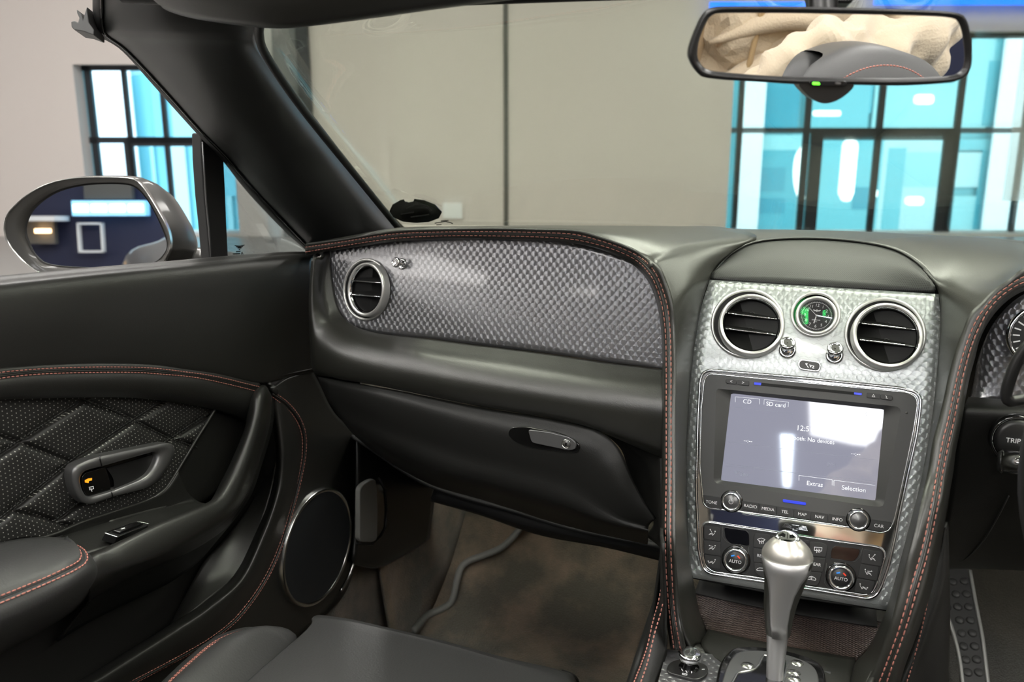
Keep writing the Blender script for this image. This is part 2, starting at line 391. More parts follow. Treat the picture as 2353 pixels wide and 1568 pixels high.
def strokes(name, fr, lines, w, m, parent=None, c=.0002, h=.0002):
    vs_ = []; fs = []
    for ln in lines:
        for (a, b), (x, y) in zip(ln, ln[1:]):
            d = math.hypot(x-a, y-b) or 1e-6; ux, uy = (x-a)/d*w*.4, (y-b)/d*w*.4; px, py = -(y-b)/d*w/2, (x-a)/d*w/2; k = len(vs_)
            q = [(a-ux+px, b-uy+py), (a-ux-px, b-uy-py), (x+ux-px, y+uy-py), (x+ux+px, y+uy+py)]
            vs_ += [fr.P(i, j, c) for i, j in q]+[fr.P(i, j, c+h) for i, j in q]
            fs += [(k+4, k+5, k+6, k+7)]+[(k+i, k+(i+1) % 4, k+4+(i+1) % 4, k+4+i) for i in range(4)]
    return mesh(name, vs_, fs, m, parent, smooth=False)
def circ(cx, cy, r, n=24, ry=None): return [(cx+r*math.cos(2*math.pi*i/n), cy+(ry or r)*math.sin(2*math.pi*i/n)) for i in range(n)]
def sm(e0, e1, x):
    t = max(0, min(1, (x-e0)/(e1-e0))); return t*t*(3-2*t)
def bez(pts, n): return cr([(*p, 0) for p in pts], n)
# ================================================================= DASHBOARD
K = Fr(CAM+ray(1845, 1035)*.95, (1, 0, 0), (0, math.sin(R_(20)), math.cos(R_(20))))
T20 = math.tan(R_(20))
def ky(z): return K.o.y+(z-K.o.z)*T20
K2 = Surf(1, lambda p: ky(p.z)+1.5*max(0, p.z-.945)**2, -1)
WG = Surf(1, lambda p: .955+.30*min(0, p.x+.12)**2+.21*(p.z-1.0)+.25*(p.z-1.0)**2, -1)     # passenger fascia
def Kp(x, y, c=0): return K.hit(x, y, c)
dash = thing('dashboard', 'black leather dashboard with red stitching and engine-turned metal fascias', 'dashboard', (0, 1.15, .85))

# --- centre trim
Lc = [(1631, 643), (1613, 700), (1600, 760), (1591, 830), (1584, 900), (1579, 1000), (1577, 1100), (1578, 1180), (1582, 1250), (1590, 1328)]
Rc = [(2157, 676), (2161, 735), (2158, 800), (2153, 860), (2147, 920), (2134, 1010), (2115, 1110), (2092, 1200), (2066, 1300), (2037, 1403)]
Lr = cr([(*p, 0) for p in Lc], 36, False); Rr = cr([(*p, 0) for p in Rc], 36, False)
rows = [[K2.hit(a.x+(b.x-a.x)*j/20, a.y+(b.y-a.y)*j/20, 0) for j in range(21)] for a, b in zip(Lr, Rr)]
grid('centre_trim', rows, 'turned_centre', dash, uvf=lambda p: (p.x, (p.z-.8)/.93), thick=.003, label='bright engine-turned metal centre panel')
# --- shell around the trim: band ridge -> mid -> inner edge
def Yp(x, y, v): return QY(x, y, v)
def W(x, y, off=0): return WG.hit(x, y, off)
shell = [
 [W(702, 566, .021), QY(706, 561, 1.10), QY(715, 556, 1.16)],
 [W(792, 553, .022), QY(793, 547, 1.04), QY(806, 541, 1.14)],
 [W(904, 536, .022), QY(904, 528, 1.01), QY(910, 524, 1.14)],
 [W(1017, 531, .022), QY(1015, 522, 1.0), QY(1022, 520, 1.16)],
 [W(1129, 530, .022), QY(1129, 520, 1.0), QY(1135, 519, 1.17)],
 [W(1241, 532, .022), QY(1243, 522, .99), QY(1245, 518, 1.18)],
 [W(1316, 536, .022), QY(1330, 524, 1.0), QY(1350, 518.5, 1.19)],
 [W(1372, 548, .022), QY(1400, 532, 1.0), QY(1450, 519, 1.20)],
 [W(1430, 567, .022), QY(1480, 543, 1.01), QY(1560, 520, 1.21)],
 [W(1476, 589, .022), QY(1545, 560, 1.01), QY(1650, 521, 1.22)],
 [QY(1494, 603, .926), QY(1585, 566, 1.02), QY(1738, 541, 1.15)],
 [QY(1509, 618, .924), QY(1592, 590, 1.00), QY(1692, 573, 1.085)],
 [QY(1531, 660, .918), QY(1590, 640, .965), QY(1651, 611, 1.045)],
 [QY(1544, 709, .908), QY(1582, 690, .945), K2.hit(1631, 643, .003)],
 [QY(1550, 762, .900), QY(1574, 755, .935), K2.hit(1611, 706, .003)],
 [QY(1552, 836, .882), QY(1567, 832, .905), K2.hit(1591, 830, .003)],
 [QY(1552, 950, .850), QY(1563, 948, .872), K2.hit(1582, 945, .003)],
 [QY(1552, 1100, .812), QY(1562, 1100, .835), K2.hit(1577, 1100, .003)],
 [QY(1552, 1250, .780), QY(1563, 1250, .805), K2.hit(1582, 1250, .003)],
 [QY(1555, 1330, .775), QY(1570, 1332, .80), QY(1595, 1345, .865)],
 [QY(1562, 1400, .775), QY(1580, 1400, .80), QY(1610, 1415, .875)],
 [QY(1572, 1450, .78), QY(1590, 1445, .80), QY(1627, 1447, .87)],
 [QY(1590, 1490, .79), QY(1602, 1478, .80), QY(1614, 1480, .825)],
]
for i_ in range(13, 19):      # smooth roll from the metal panel out to the stitched ridge
    a_, c_ = shell[i_][0], shell[i_][2]; shell[i_][1] = a_.lerp(c_, .42)+V((0, -.9, .4))*.010
loft('upper_cover', [list(c) for c in zip(*shell)], 150, 14, 'leather', dash, flip=False, thick=.006)
# right-hand shell: from trim edge across to the driver-side band
shr = [
 [QY(1985, 556, 1.13), QY(2060, 545, 1.17), QY(2200, 542.5, 1.225), QY(2460, 562, 1.23)],
 [QY(2052, 573, 1.10), QY(2140, 560, 1.14), QY(2260, 556, 1.18), QY(2460, 572, 1.19)],
 [QY(2104, 603, 1.06), QY(2190, 592, 1.08), QY(2300, 586, 1.09), QY(2460, 590, 1.07)],
 [QY(2137, 636, 1.03), QY(2190, 630, 1.03), QY(2290, 640, .99), QY(2400, 613, .95)],
 [K2.hit(2157, 676, .003), QY(2185, 690, .99), QY(2232, 700, .95), QY(2330, 640, .925)],
 [K2.hit(2161, 735, .003), QY(2180, 745, .95), QY(2206, 755, .92), QY(2262, 690, .905)],
 [K2.hit(2157, 810, .003), QY(2170, 815, .915), QY(2186, 820, .89), QY(2222, 756, .89)],
 [K2.hit(2149, 900, .003), QY(2161, 905, .89), QY(2174, 910, .865), QY(2195, 835, .875)],
 [K2.hit(2134, 1010, .003), QY(2145, 1014, .86), QY(2157, 1018, .84), QY(2174, 940, .855)],
 [K2.hit(2115, 1110, .003), QY(2126, 1114, .835), QY(2138, 1118, .815), QY(2156, 1030, .828)],
 [K2.hit(2088, 1215, .003), QY(2100, 1220, .81), QY(2113, 1225, .79), QY(2134, 1140, .80)],
 [K2.hit(2060, 1325, .003), QY(2074, 1328, .785), QY(2088, 1330, .77), QY(2110, 1250, .782)],
 [QY(2030, 1420, .865), QY(2046, 1420, .79), QY(2064, 1422, .765), QY(2088, 1345, .768)],
 [QY(1995, 1490, .86), QY(2015, 1490, .79), QY(2036, 1490, .765), QY(2064, 1430, .762)],
 [QY(1962, 1530, .81), QY(1990, 1540, .78), QY(2014, 1545, .765), QY(2038, 1510, .758)],
 [QY(1950, 1600, .76), QY(1970, 1600, .74), QY(1990, 1600, .735), QY(2000, 1600, .735)],
]
_do = Z13((950, 115), (850, 175), (750, 250), (660, 350), (600, 440), (550, 560), (510, 680), (470, 830), (430, 1020), (400, 1160), (360, 1320), (320, 1540))+Z8((1740, 330), (1680, 620), (1600, 900), (1530, 1150), (1460, 1350), (1390, 1528), (1340, 1640))
_dv = [.92, .915, .91, .903, .898, .892, .886, .878, .866, .857, .845, .829, .809, .785, .768, .758, .756, .758, .76]
for i_, yy in zip(range(4, 15), (690, 756, 835, 940, 1030, 1140, 1250, 1345, 1430, 1510, 1590)):
    k_ = next(j for j in range(18) if _do[j+1][1] >= yy); f_ = (yy-_do[k_][1])/(_do[k_+1][1]-_do[k_][1])
    shr[i_+1 if i_ < 4 else i_][3] = QY(_do[k_][0]+f_*(_do[k_+1][0]-_do[k_][0])-5, yy, _dv[k_]+f_*(_dv[k_+1]-_dv[k_])+.002)
for i_ in range(4, 14):
    t_, e_ = shr[i_][0], shr[i_][3]; shr[i_][1] = t_.lerp(e_, .30)+V((0, -.9, .4))*.004; shr[i_][2] = t_.lerp(e_, .70)+V((0, -.9, .4))*.004

loft('side_cover', [list(c) for c in zip(*shr)], 120, 20, 'leather', dash, thick=.006)
# top skin between skyline and speaker, with the soft shoulders
top = [
 [QY(1560, 524, 1.23), QY(1700, 524.5, 1.23), QY(1900, 527.5, 1.24), QY(2100, 535.5, 1.24), QY(2300, 548, 1.23), QY(2470, 563, 1.22)],
 [QY(1560, 524, 1.19), QY(1700, 531, 1.19), QY(1880, 534, 1.2), QY(2070, 542, 1.2), QY(2300, 551, 1.21), QY(2470, 567, 1.20)],
 [QY(1610, 535, 1.155), QY(1720, 543, 1.155), QY(1870, 542, 1.165), QY(2000, 548, 1.162), QY(2200, 566, 1.15), QY(2470, 580, 1.15)],
 [QY(1680, 570, 1.10), QY(1748, 555, 1.12), QY(1862, 548, 1.135), QY(1975, 557, 1.13), QY(2052, 580, 1.09), QY(2150, 610, 1.06)],
]
loft('top_cover', [[p+V((0, 0, -.0012)) for p in r] for r in top], 60, 12, 'leather', dash, thick=.004)
# --- speaker grille
gb = [K2.hit(1633+(2148-1633)*j/14, 641+(672-641)*j/14, .001) for j in range(15)]
ga = cr([QY(1636, 636, 1.03), QY(1652, 612, 1.05), QY(1690, 578, 1.09), QY(1748, 556, 1.12), QY(1860, 550, 1.135), QY(1975, 558, 1.13), QY(2055, 575, 1.10), QY(2106, 604, 1.06), QY(2138, 638, 1.035), QY(2147, 668, 1.02)], 31)
gb2 = cr(gb, 31)
gr = [[gb2[j].lerp(ga[j], i/10)+V((0, 0, .006*math.sin(math.pi*i/10))) for j in range(31)] for i in range(11)]
grid('speaker_grille', gr, 'speaker_mesh', dash, uvf=lambda p: (p.x, p.y), flip=True, thick=.003, label='black perforated speaker grille on the dash top')
tube('grille_rim', [p+V((0, -.001, .001)) for p in ga], .0016, 'black_plastic', dash)
# --- stitched band (wing line)
bo = [W(*p, .024) for p in [(702, 569), (792, 556), (904, 539), (1017, 534), (1129, 533), (1241, 535.5), (1316, 539), (1372, 552), (1428, 571), (1473, 593.5)]] + \
     [QY(1503, 623, .921), QY(1521, 661, .914), QY(1534.5, 709, .904), QY(1540, 762, .896), QY(1542, 836, .878), QY(1542, 950, .846), QY(1542, 1100, .808), QY(1541, 1230, .778), QY(1543, 1300, .77), QY(1547, 1375, .768), QY(1554, 1437, .772), QY(1564, 1496, .78)]
bi = [W(*p, .020) for p in [(702, 580), (792, 565), (904, 549), (1017, 543), (1129, 543), (1241, 545.5), (1316, 551), (1372, 562.5), (1426, 580.5), (1466, 602)]] + \
     [QY(1498, 638, .925), QY(1515, 679, .918), QY(1525, 724, .907), QY(1530, 780, .896), QY(1531, 850, .878), QY(1531, 960, .845), QY(1531, 1100, .810), QY(1529, 1230, .78), QY(1530, 1300, .771), QY(1535, 1375, .769), QY(1541, 1437, .773), QY(1549, 1494, .78)]
NB = 170
bo2, bi2 = cr(bo, NB), cr(bi, NB)
def across(f, lift, dn=(0, -.7, .4)):
    return [a.lerp(b, f)+V(dn)*lift for a, b in zip(bo2, bi2)]
inn = cr([W(*p, .010) for p in [(702, 586), (792, 572), (904, 556), (1017, 550), (1129, 550), (1241, 553), (1316, 559), (1370, 571), (1420, 590), (1458, 612)]] +
      [W(1488, 645, .008), W(1505, 685, .006), W(1515, 728, .004), QY(1521, 785, .93), QY(1522, 850, .92), QY(1521, 960, .90), QY(1520, 1100, .87), QY(1519, 1230, .84), QY(1520, 1300, .83), QY(1525, 1375, .82), QY(1532, 1437, .81), QY(1540, 1490, .80)], NB)
rws = [across(-.9, -.0010), across(-.5, .0002), across(-.15, 0), across(.15, 0), across(.34, .0012), across(.46, .0012), across(.5, -.0012), across(.54, .0012), across(.66, .0012), across(.85, 0), across(1.15, 0), across(1.5, -.002), inn]
grid('stitched_band', rws, 'leather', dash, flip=True, thick=.003)
stitches('stitching', [[p+V((0, -.0004, .0003)) for p in bo2], [p+V((0, -.0004, .0003)) for p in bi2]], 'thread', dash)
# driver side band
def dY(v0, i): return v0
do = Z13((950, 115), (850, 175), (750, 250), (660, 350), (600, 440), (550, 560), (510, 680), (470, 830), (430, 1020), (400, 1160), (360, 1320), (320, 1540))+Z8((1740, 330), (1680, 620), (1600, 900), (1530, 1150), (1460, 1350), (1390, 1528), (1340, 1640))
di = Z13((950, 155), (860, 200), (770, 270), (690, 360), (640, 450), (590, 560), (550, 680), (510, 830), (470, 1020), (443, 1160), (405, 1320), (362, 1540))+Z8((1780, 350), (1710, 680), (1640, 920), (1560, 1190), (1480, 1410), (1440, 1528), (1390, 1640))
dyv = [.92, .915, .91, .903, .898, .892, .886, .878, .866, .857, .845, .829, .809, .785, .768, .758, .756, .758, .76]
do3 = cr([QY(2430, 610, .94)]+[QY(x, y, v) for (x, y), v in zip(do, dyv)], 130); di3 = cr([QY(2430, 622, .94)]+[QY(x, y, v) for (x, y), v in zip(di, dyv)], 130)
def ac2(f, l): return [a.lerp(b, f)+V((0, -.7, .4))*l for a, b in zip(do3, di3)]
de = cr([QY(2430, 640, .97), QY(2370, 662, .955), QY(2331, 680, .95), QY(2299, 706, .945), QY(2272, 740, .935), QY(2252, 780, .93), QY(2240, 825, .92), QY(2228, 870, .915), QY(2219, 915, .905), QY(2208, 980, .90), QY(2196, 1040, .89), QY(2190, 1090, .88), QY(2176, 1170, .86), QY(2160, 1270, .84), QY(2138, 1365, .82), QY(2110, 1450, .81), QY(2080, 1530, .80), QY(2060, 1600, .79)], 130)
grid('stitched_band', [ac2(-1.6, -.002), ac2(-.9, -.0002), ac2(-.5, .0004), ac2(-.15, 0), ac2(.15, 0), ac2(.34, .0012), ac2(.46, .0012), ac2(.5, -.0012), ac2(.54, .0012), ac2(.66, .0012), ac2(.85, 0), ac2(1.15, 0), ac2(1.6, -.001), de], 'leather', dash, thick=.003)
stitches('stitching', [[p+V((0, -.0004, .0003)) for p in do3], [p+V((0, -.0004, .0003)) for p in di3]], 'thread', dash)
# --- passenger fascia panel
ft = Z4((196, 160), (330, 145), (500, 125), (830, 95), (1200, 95), (1600, 125), (1800, 165), (2000, 225), (2150, 290), (2230, 400), (2285, 570), (2300, 740))
fb = Z4((218, 440), (255, 585), (340, 668), (500, 712), (800, 741), (1100, 780), (1350, 810), (1600, 842), (1900, 886), (2050, 905), (2180, 922), (2300, 938))
fta, fba = cr([(*p, 0) for p in ft], 60, False), cr([(*p, 0) for p in fb], 60, False)
rows = [[W(a.x+(b.x-a.x)*i/16, a.y+(b.y-a.y)*i/16) for a, b in zip(fta, fba)] for i in range(17)]
grid('fascia_panel', rows, 'turned_wing', dash, uvf=lambda p: (p.x*1.02, p.z), thick=.003, flip=True, label='engine-turned metal passenger fascia')
# --- lower pad below fascia
def S(l, yv): return [QY(x, y, v) for (x, y), v in zip(l, yv)]
e0 = [W(*p, .002) for p in Z4((205, 160), (215, 300), (232, 440), (267, 570), (347, 656), (500, 708), (800, 744), (1100, 783), (1350, 813), (1600, 846), (1900, 890), (2280, 938))]
e1 = [W(*p, .014) for p in Z4((170, 240), (165, 400), (185, 520), (225, 620), (330, 700), (480, 740), (800, 795), (1100, 835), (1350, 866), (1600, 900), (1900, 945), (2290, 985))]
e2 = [W(*p, .030) for p in Z4((140, 245), (130, 420), (140, 560), (180, 680), (300, 770), (470, 815), (800, 865), (1100, 910), (1350, 945), (1600, 980), (1900, 1020), (2290, 1070))]
e3 = [W(*p, .040) for p in Z4((112, 250), (95, 450), (100, 640), (130, 780), (250, 860), (450, 920), (800, 985), (1100, 1035), (1350, 1075), (1600, 1115), (1900, 1160), (2290, 1210))]
e4 = [W(*p, .030) for p in Z4((100, 250), (82, 480), (86, 720), (110, 900), (240, 975), (450, 1013), (800, 1083), (1100, 1144), (1350, 1186), (1600, 1228), (1850, 1290), (2290, 1420))]
e5 = [W(*p, .010) for p in Z4((95, 250), (78, 500), (84, 760), (108, 945), (235, 985), (450, 1024), (800, 1094), (1100, 1156), (1350, 1198), (1600, 1243), (1840, 1306), (2290, 1500))]
loft('lower_pad', [e0, e1, e2, e3, e4, e5], 90, 26, 'leather', dash, thick=.004)
# centre side skirt, right of glove box, down to the tunnel
sk = [[QY(1372, 984, .965), QY(1440, 1010, .95), QY(1522, 1020, .93)], [QY(1425, 1030, .965), QY(1470, 1060, .95), QY(1522, 1080, .92)],
      [QY(1445, 1085, .975), QY(1480, 1120, .96), QY(1522, 1150, .90)], [QY(1472, 1145, .99), QY(1495, 1180, .97), QY(1521, 1200, .89)], [QY(1502, 1200, 1.0), QY(1512, 1215, .97), QY(1521, 1240, .88)], [QY(1482, 1232, 1.06), QY(1502, 1246, 1.0), QY(1523, 1264, .90)]]
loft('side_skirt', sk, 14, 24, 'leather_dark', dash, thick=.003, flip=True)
# --- glove box
gl = thing('glove_box', 'black leather glove box lid under the metal passenger fascia', 'glove box', (-.33, 1.02, .8))
g0 = [(730, 866), (904, 896), (1091, 934), (1241, 958), (1334, 977), (1375, 990), (1408, 1014), (1430, 1045), (1452, 1097), (1478, 1150), (1503, 1196)]
g0 = [W(*p, .022) for p in g0]
g1 = [W(735, 880, .026), W(905, 925, .030), W(1085, 975, .032), W(1225, 1005, .032), W(1310, 1025, .032), W(1350, 1040, .031), W(1375, 1060, .03), W(1400, 1085, .03), W(1425, 1125, .028), W(1455, 1165, .024), W(1495, 1203, .018)]
g2 = [W(755, 925, .020), W(900, 985, .022), W(1060, 1040, .024), W(1180, 1070, .024), W(1260, 1090, .024), W(1300, 1103, .023), W(1330, 1120, .022), W(1360, 1140, .02), W(1390, 1165, .018), W(1430, 1190, .016), W(1490, 1212, .012)]
g3 = [W(800, 985, .0), W(890, 1040, .0), W(1010, 1095, .002), W(1120, 1125, .0), W(1200, 1148, 0), W(1240, 1160, 0), W(1280, 1172, 0), W(1320, 1185, 0), W(1360, 1198, 0), W(1415, 1214, 0), W(1488, 1228, 0)]
g4 = [QY(815, 1002, 1.10), QY(875, 1050, 1.12), QY(985, 1112, 1.12), QY(1110, 1150, 1.11), QY(1190, 1175, 1.10), QY(1235, 1190, 1.10), QY(1275, 1202, 1.10), QY(1320, 1214, 1.09), QY(1360, 1224, 1.08), QY(1415, 1236, 1.07), QY(1488, 1252, 1.05)]
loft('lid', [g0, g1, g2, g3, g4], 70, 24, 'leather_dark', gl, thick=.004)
# handle
hf = Surf(1, lambda p: .955+.30*min(0, p.x+.12)**2+.21*(p.z-1.0)+.25*(p.z-1.0)**2-.031, -1).at(1250, 1008)
hp = [hf.uv(*p) for p in Z4((1303, 1330), (1325, 1290), (1400, 1280), (1620, 1322), (1712, 1362), (1752, 1405), (1735, 1445), (1650, 1443), (1440, 1412), (1345, 1378))]
poly('handle_recess', hf, rpoly(hp, .01), -.001, .0022, 'gloss_black', gl, bevel=.0008)
hp = [hf.uv(*p, .005) for p in Z4((1428, 1303), (1560, 1318), (1685, 1350), (1726, 1385), (1722, 1422), (1682, 1432), (1450, 1383), (1438, 1340))]
hh = poly('handle', hf, rpoly(hp, .004), .003, .0065, 'satin_grey', gl, bevel=.0008, label='satin grey handle plate')
lf = hf.at(*Z4((1660, 1393))[0], .0065)
lathe('lock', lf, [(.0052, 0), (.0052, .0006), (.0044, .0006), (.0044, 0), (.004, .0002), (0, .0002)], 'satin_chrome', hh, 28)
box('keyhole', (-.0008, -.0018, 0), (.0008, .0018, .0006), 'gloss_black', hh, ax=lf)
# underside of the dashboard, dark
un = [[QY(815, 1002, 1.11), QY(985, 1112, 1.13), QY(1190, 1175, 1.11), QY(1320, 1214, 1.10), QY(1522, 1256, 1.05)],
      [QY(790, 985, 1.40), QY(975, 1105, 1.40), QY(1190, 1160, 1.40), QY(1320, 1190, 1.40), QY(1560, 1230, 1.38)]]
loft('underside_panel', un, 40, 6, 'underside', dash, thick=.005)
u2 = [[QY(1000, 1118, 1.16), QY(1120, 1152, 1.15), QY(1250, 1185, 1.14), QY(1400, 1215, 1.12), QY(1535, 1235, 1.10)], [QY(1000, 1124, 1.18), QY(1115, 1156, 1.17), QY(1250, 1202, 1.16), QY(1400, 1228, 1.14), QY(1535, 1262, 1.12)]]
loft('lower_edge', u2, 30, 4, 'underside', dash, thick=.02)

# ---------------------------------------------------------------- vents, clock, pulls
def tilt(fr, yaw=0, pitch=0):
    n = (fr.n+fr.u*math.tan(yaw)+fr.v*math.tan(pitch)).normalized(); u = (fr.u-n*fr.u.dot(n)).normalized(); return Fr(fr.o, u, n.cross(u))
def vent(label, surf, pb, pf, rb, rf, yaw=0, pitch=0, d=.012, clips=True, grp='round dashboard air vents', ell=(1, 1)):
    fb_ = surf.at(*pb, .0005); t = thing('air_vent', label, 'air vent', fb_.o, grp)
    lathe('bezel', fb_, [(rb, 0), (rb, .0018), (rb-.0012, .0028), (rb-.003, .0022), (rb-.0036, .0004)], 'satin_silver', t, 64, cap=False, ell=ell)
    lathe('well', fb_, [(rb-.0034, .0009), (0, .0009)], 'deep_black', t, 48, ell=ell)
    ff = tilt(surf.at(*pf, d), yaw, pitch)
    lathe('barrel', ff, [(rf*1.07, -d*.93), (rf*1.07, -.004), (rf*1.05, -.001), (rf*1.0, .0), (rf*.97, -.0004), (rf*.93, -.0012)], 'satin_silver', t, 64, cap=False)
    lathe('inner_ring', ff, [(rf*.93, -.0012), (rf*.88, -.003), (rf*.86, -.0085)], 'chrome', t, 64, cap=False)
    lathe('throat', ff, [(rf*.865, -.0035), (rf*.865, -.0102), (0, -.0102)], 'deep_black', t, 48, cap=False)
    for k, vv in enumerate((.30, -.24)):
        hw = math.sqrt(max(0, .86**2-vv**2))*rf
        L = [[ff.P(hw*s_, vv*rf+dv+ (.0 if 1 else 0), h) for s_ in (-1, -.5, 0, .5, 1)] for dv, h in ((.0060, -.0098), (.0030, -.0060), (.0006, -.0034), (-.0006, -.0034), (-.0002, -.0070))]
        sl = loft('vane', L, 16, 9, 'deep_black', t)
        tube('vane_edge', [ff.P(hw*s_*.98, vv*rf, -.0032) for s_ in (-1, -.6, -.2, .2, .6, 1)], .00085, 'chrome', sl)
        if clips:
            strokes('vane_mark', Fr(ff.P(0, vv*rf+.0042, -.0062), ff.u, (ff.v*.6-ff.n*.5)), [[(-.0022, -.0006), (-.0022, .0004), (-.001, .0006), (-.0007, .0016), (.0007, .0016), (.001, .0006), (.0022, .0004), (.0022, -.0006)]], .0005, 'satin_grey', sl, c=.0006)
    return t
WGs = WG
v1 = vent('round silver-ringed air vent left of the clock on the centre panel', K2, Z11((475, 420))[0], Z11((517, 425))[0], .0388, .0325, yaw=R_(9), pitch=R_(3))
v2 = vent('round silver-ringed air vent right of the clock on the centre panel', K2, Z11((1757, 522))[0], Z11((1790, 527))[0], .0393, .0330, yaw=R_(9), pitch=R_(3))
v3 = vent('round air vent at the door end of the passenger fascia', WG, Z14((728, 752))[0], Z14((698, 750))[0], .0398, .0325, yaw=R_(-6), clips=False)
# clock
fc = K2.at(*Z11((1110, 337))[0], .0005)
ck = thing('dashboard_clock', 'small round analogue clock with green reflection between the centre vents', 'clock', fc.o)
lathe('bezel', fc, [(.0253, 0), (.0253, .0016), (.0240, .0026), (.0225, .0016), (.0220, .0006)], 'satin_silver', ck, 56, cap=False)
lathe('well', fc, [(.0222, .0009), (0, .0009)], 'gloss_black', ck, 40)
fk = K2.at(*Z11((1120, 342))[0], .006)
lathe('case', fk, [(.0213, -.0052), (.0213, -.001), (.0203, 0), (.019, .0), (.0178, -.0012), (.0172, -.0028)], 'satin_silver', ck, 56, cap=False)
dl = lathe('dial', fk, [(.0175, -.0027), (0, -.0027)], 'dial', ck, 40)
for i in range(12):
    a = math.pi/2-(i or 12)*math.pi/6; n = i or 12
    if n in (12, 11, 10, 9, 8, 7, 6, 5, 4, 3, 2, 1): txt('numeral', fk, str(n), .0118*math.cos(a)*.98, .0118*math.sin(a)*.98, .0044, 'white_ink', dl, c=-.0024, rot=R_(-4))
strokes('minute_track', fk, [[(.0148*math.cos(i*math.pi/30), .0148*math.sin(i*math.pi/30)), (.0157*math.cos(i*math.pi/30), .0157*math.sin(i*math.pi/30))] for i in range(60)]+[[(.0148*math.cos(i*math.pi/20), .0148*math.sin(i*math.pi/20)) for i in range(41)]], .00025, 'white_ink', dl, c=-.0025)
strokes('emblem', fk, [[(-.0034, .0062), (-.001, .0056), (.001, .0056), (.0034, .0062)], [(-.0024, .0053), (.0024, .0053)], [(0, .0066), (0, .0046)]], .0009, 'white_ink', dl, c=-.0025)
txt('lettering', fk, 'BREITLING', 0, -.0048, .0018, 'white_ink', dl, c=-.0025); txt('lettering', fk, '1884', 0, -.0067, .0012, 'white_ink', dl, c=-.0025)
strokes('hour_hand', fk, [[(0, 0), (-.0018, -.0082)]], .0011, 'white_ink', dl, c=-.0021)
strokes('minute_hand', fk, [[(.001, .0), (.0155, -.0016)]], .0008, 'sign_white', dl, c=-.0019)
strokes('second_hand', fk, [[(.0, .0), (-.0085, .0085)]], .0005, 'white_ink', dl, c=-.0017)
lathe('hub', fk, [(.0012, -.002), (.0012, -.0012), (0, -.0012)], 'chrome', dl, 16)
lathe('glass', fk, [(.0175, -.0006), (0, -.0006)], 'dial_glass', ck, 40)
# organ-stop pulls
def pull(label, surf, pb, pc, r=.008):
    f = surf.at(*pb, .0003); t = thing('vent_pull', label, 'pull knob', f.o, 'chrome vent pulls'); h = .014
    c_ = surf.at(*pc, h); ax = (c_.o-f.o).normalized(); a = Fr(f.o, f.u, ax.cross(f.u)); L = (c_.o-f.o).length
    lathe('collar', f, [(r*1.12, 0), (r*1.12, .0012), (r*.8, .0018), (r*.62, .001), (.0, .001)], 'chrome', t, 32)
    lathe('stem', a, [(r*.45, 0), (r*.45, L*.45), (r*.62, L*.62), (r*.95, L*.72), (r*1.05, L*.86), (r*1.0, L*1.0), (r*.88, L*1.07), (r*.72, L*1.10), (r*.66, L*1.06), (r*.42, L*1.05), (0, L*1.10)], 'chrome', t, 36)
    return t
pull('chrome organ-stop vent pull under the left centre vent', K2, Z11((850, 672))[0], Z11((850, 600))[0])
pull('chrome organ-stop vent pull beside the right centre vent', K2, Z11((1288, 722))[0], Z11((1290, 652))[0])
pull('chrome organ-stop vent pull above the door-side vent', WG, Z14((1310, 335))[0], Z14((1200, 305))[0], .0062)
# exhaust/roof button
bf = K2.at(*Z11((1058, 808))[0], .0005)
bt = thing('roof_button', 'small rounded rectangular grey button below the clock', 'button', bf.o)
pts = [bf.uv(*p) for p in Z11((950, 745), (1168, 778), (1155, 880), (945, 850))]
poly('surround', bf, rpoly(pts, .006), 0, .0016, 'satin_chrome', bt, bevel=.0006)
pts = [bf.uv(*p) for p in Z11((965, 762), (1155, 790), (1143, 866), (957, 838))]
poly('cap', bf, rpoly(pts, .005), .001, .0026, 'face_grey', bt, bevel=.0006)
strokes('icon', bf, [[(x*.55, y*.55-.001) for x, y in l] for l in ([(-.008, .003), (-.006, .001), (-.004, .003), (-.006, .004), (-.008, .003)], [(-.006, .001), (-.002, -.004)], [(0, .002), (.002, -.003), (.003, .001)], [(.005, 0), (.008, 0), (.005, -.004), (.008, -.004)])], .0004, 'satin_chrome', bt, c=.0027)
# ================================================================= HEAD UNIT + CLIMATE PANEL (on the centre plane)
def kq(zf, pts, c=0): return [K.uv(*p, c) for p in zf(*pts)]
hu = thing('infotainment_unit', 'infotainment unit with glowing screen and chrome surround in the centre panel', 'infotainment screen', K.P(0, 0, .003))
hu_in = [(150, 130), (190, 75), (1990, 245), (2055, 285), (2072, 345), (2040, 560), (1960, 950), (1862, 1400), (1815, 1490), (1740, 1510), (1300, 1430), (500, 1320), (180, 1285), (140, 1240), (110, 900), (122, 400)]
outer = Z9((112, 140), (135, 72), (190, 42), (1000, 110), (1920, 205), (2060, 240), (2100, 300), (2095, 400), (2062, 640), (1985, 980), (1900, 1380))+Z10((2085, 480), (2010, 800), (1940, 1000), (1890, 1085), (1810, 1118), (1200, 1015), (760, 945), (220, 865), (150, 810), (112, 640), (100, 350), (90, 100))+Z9((84, 900), (95, 450))
op = rpoly([K.uv(*p, .002) for p in outer], .006, 3)
SURR = True
rimo = [K.P(a, b, .0022) for a, b in op]
tube('surround_edge', rimo, .0018, 'chrome', hu, seg=10, closed=True)
F0 = .0056
ip = rpoly(kq(Z9, hu_in, F0), .005, 4)
def resamp(pts, n):
    q = pts+[pts[0]]; r = lin([(*p, 0) for p in q], n+1)[:-1]; return [(p.x, p.y) for p in r]
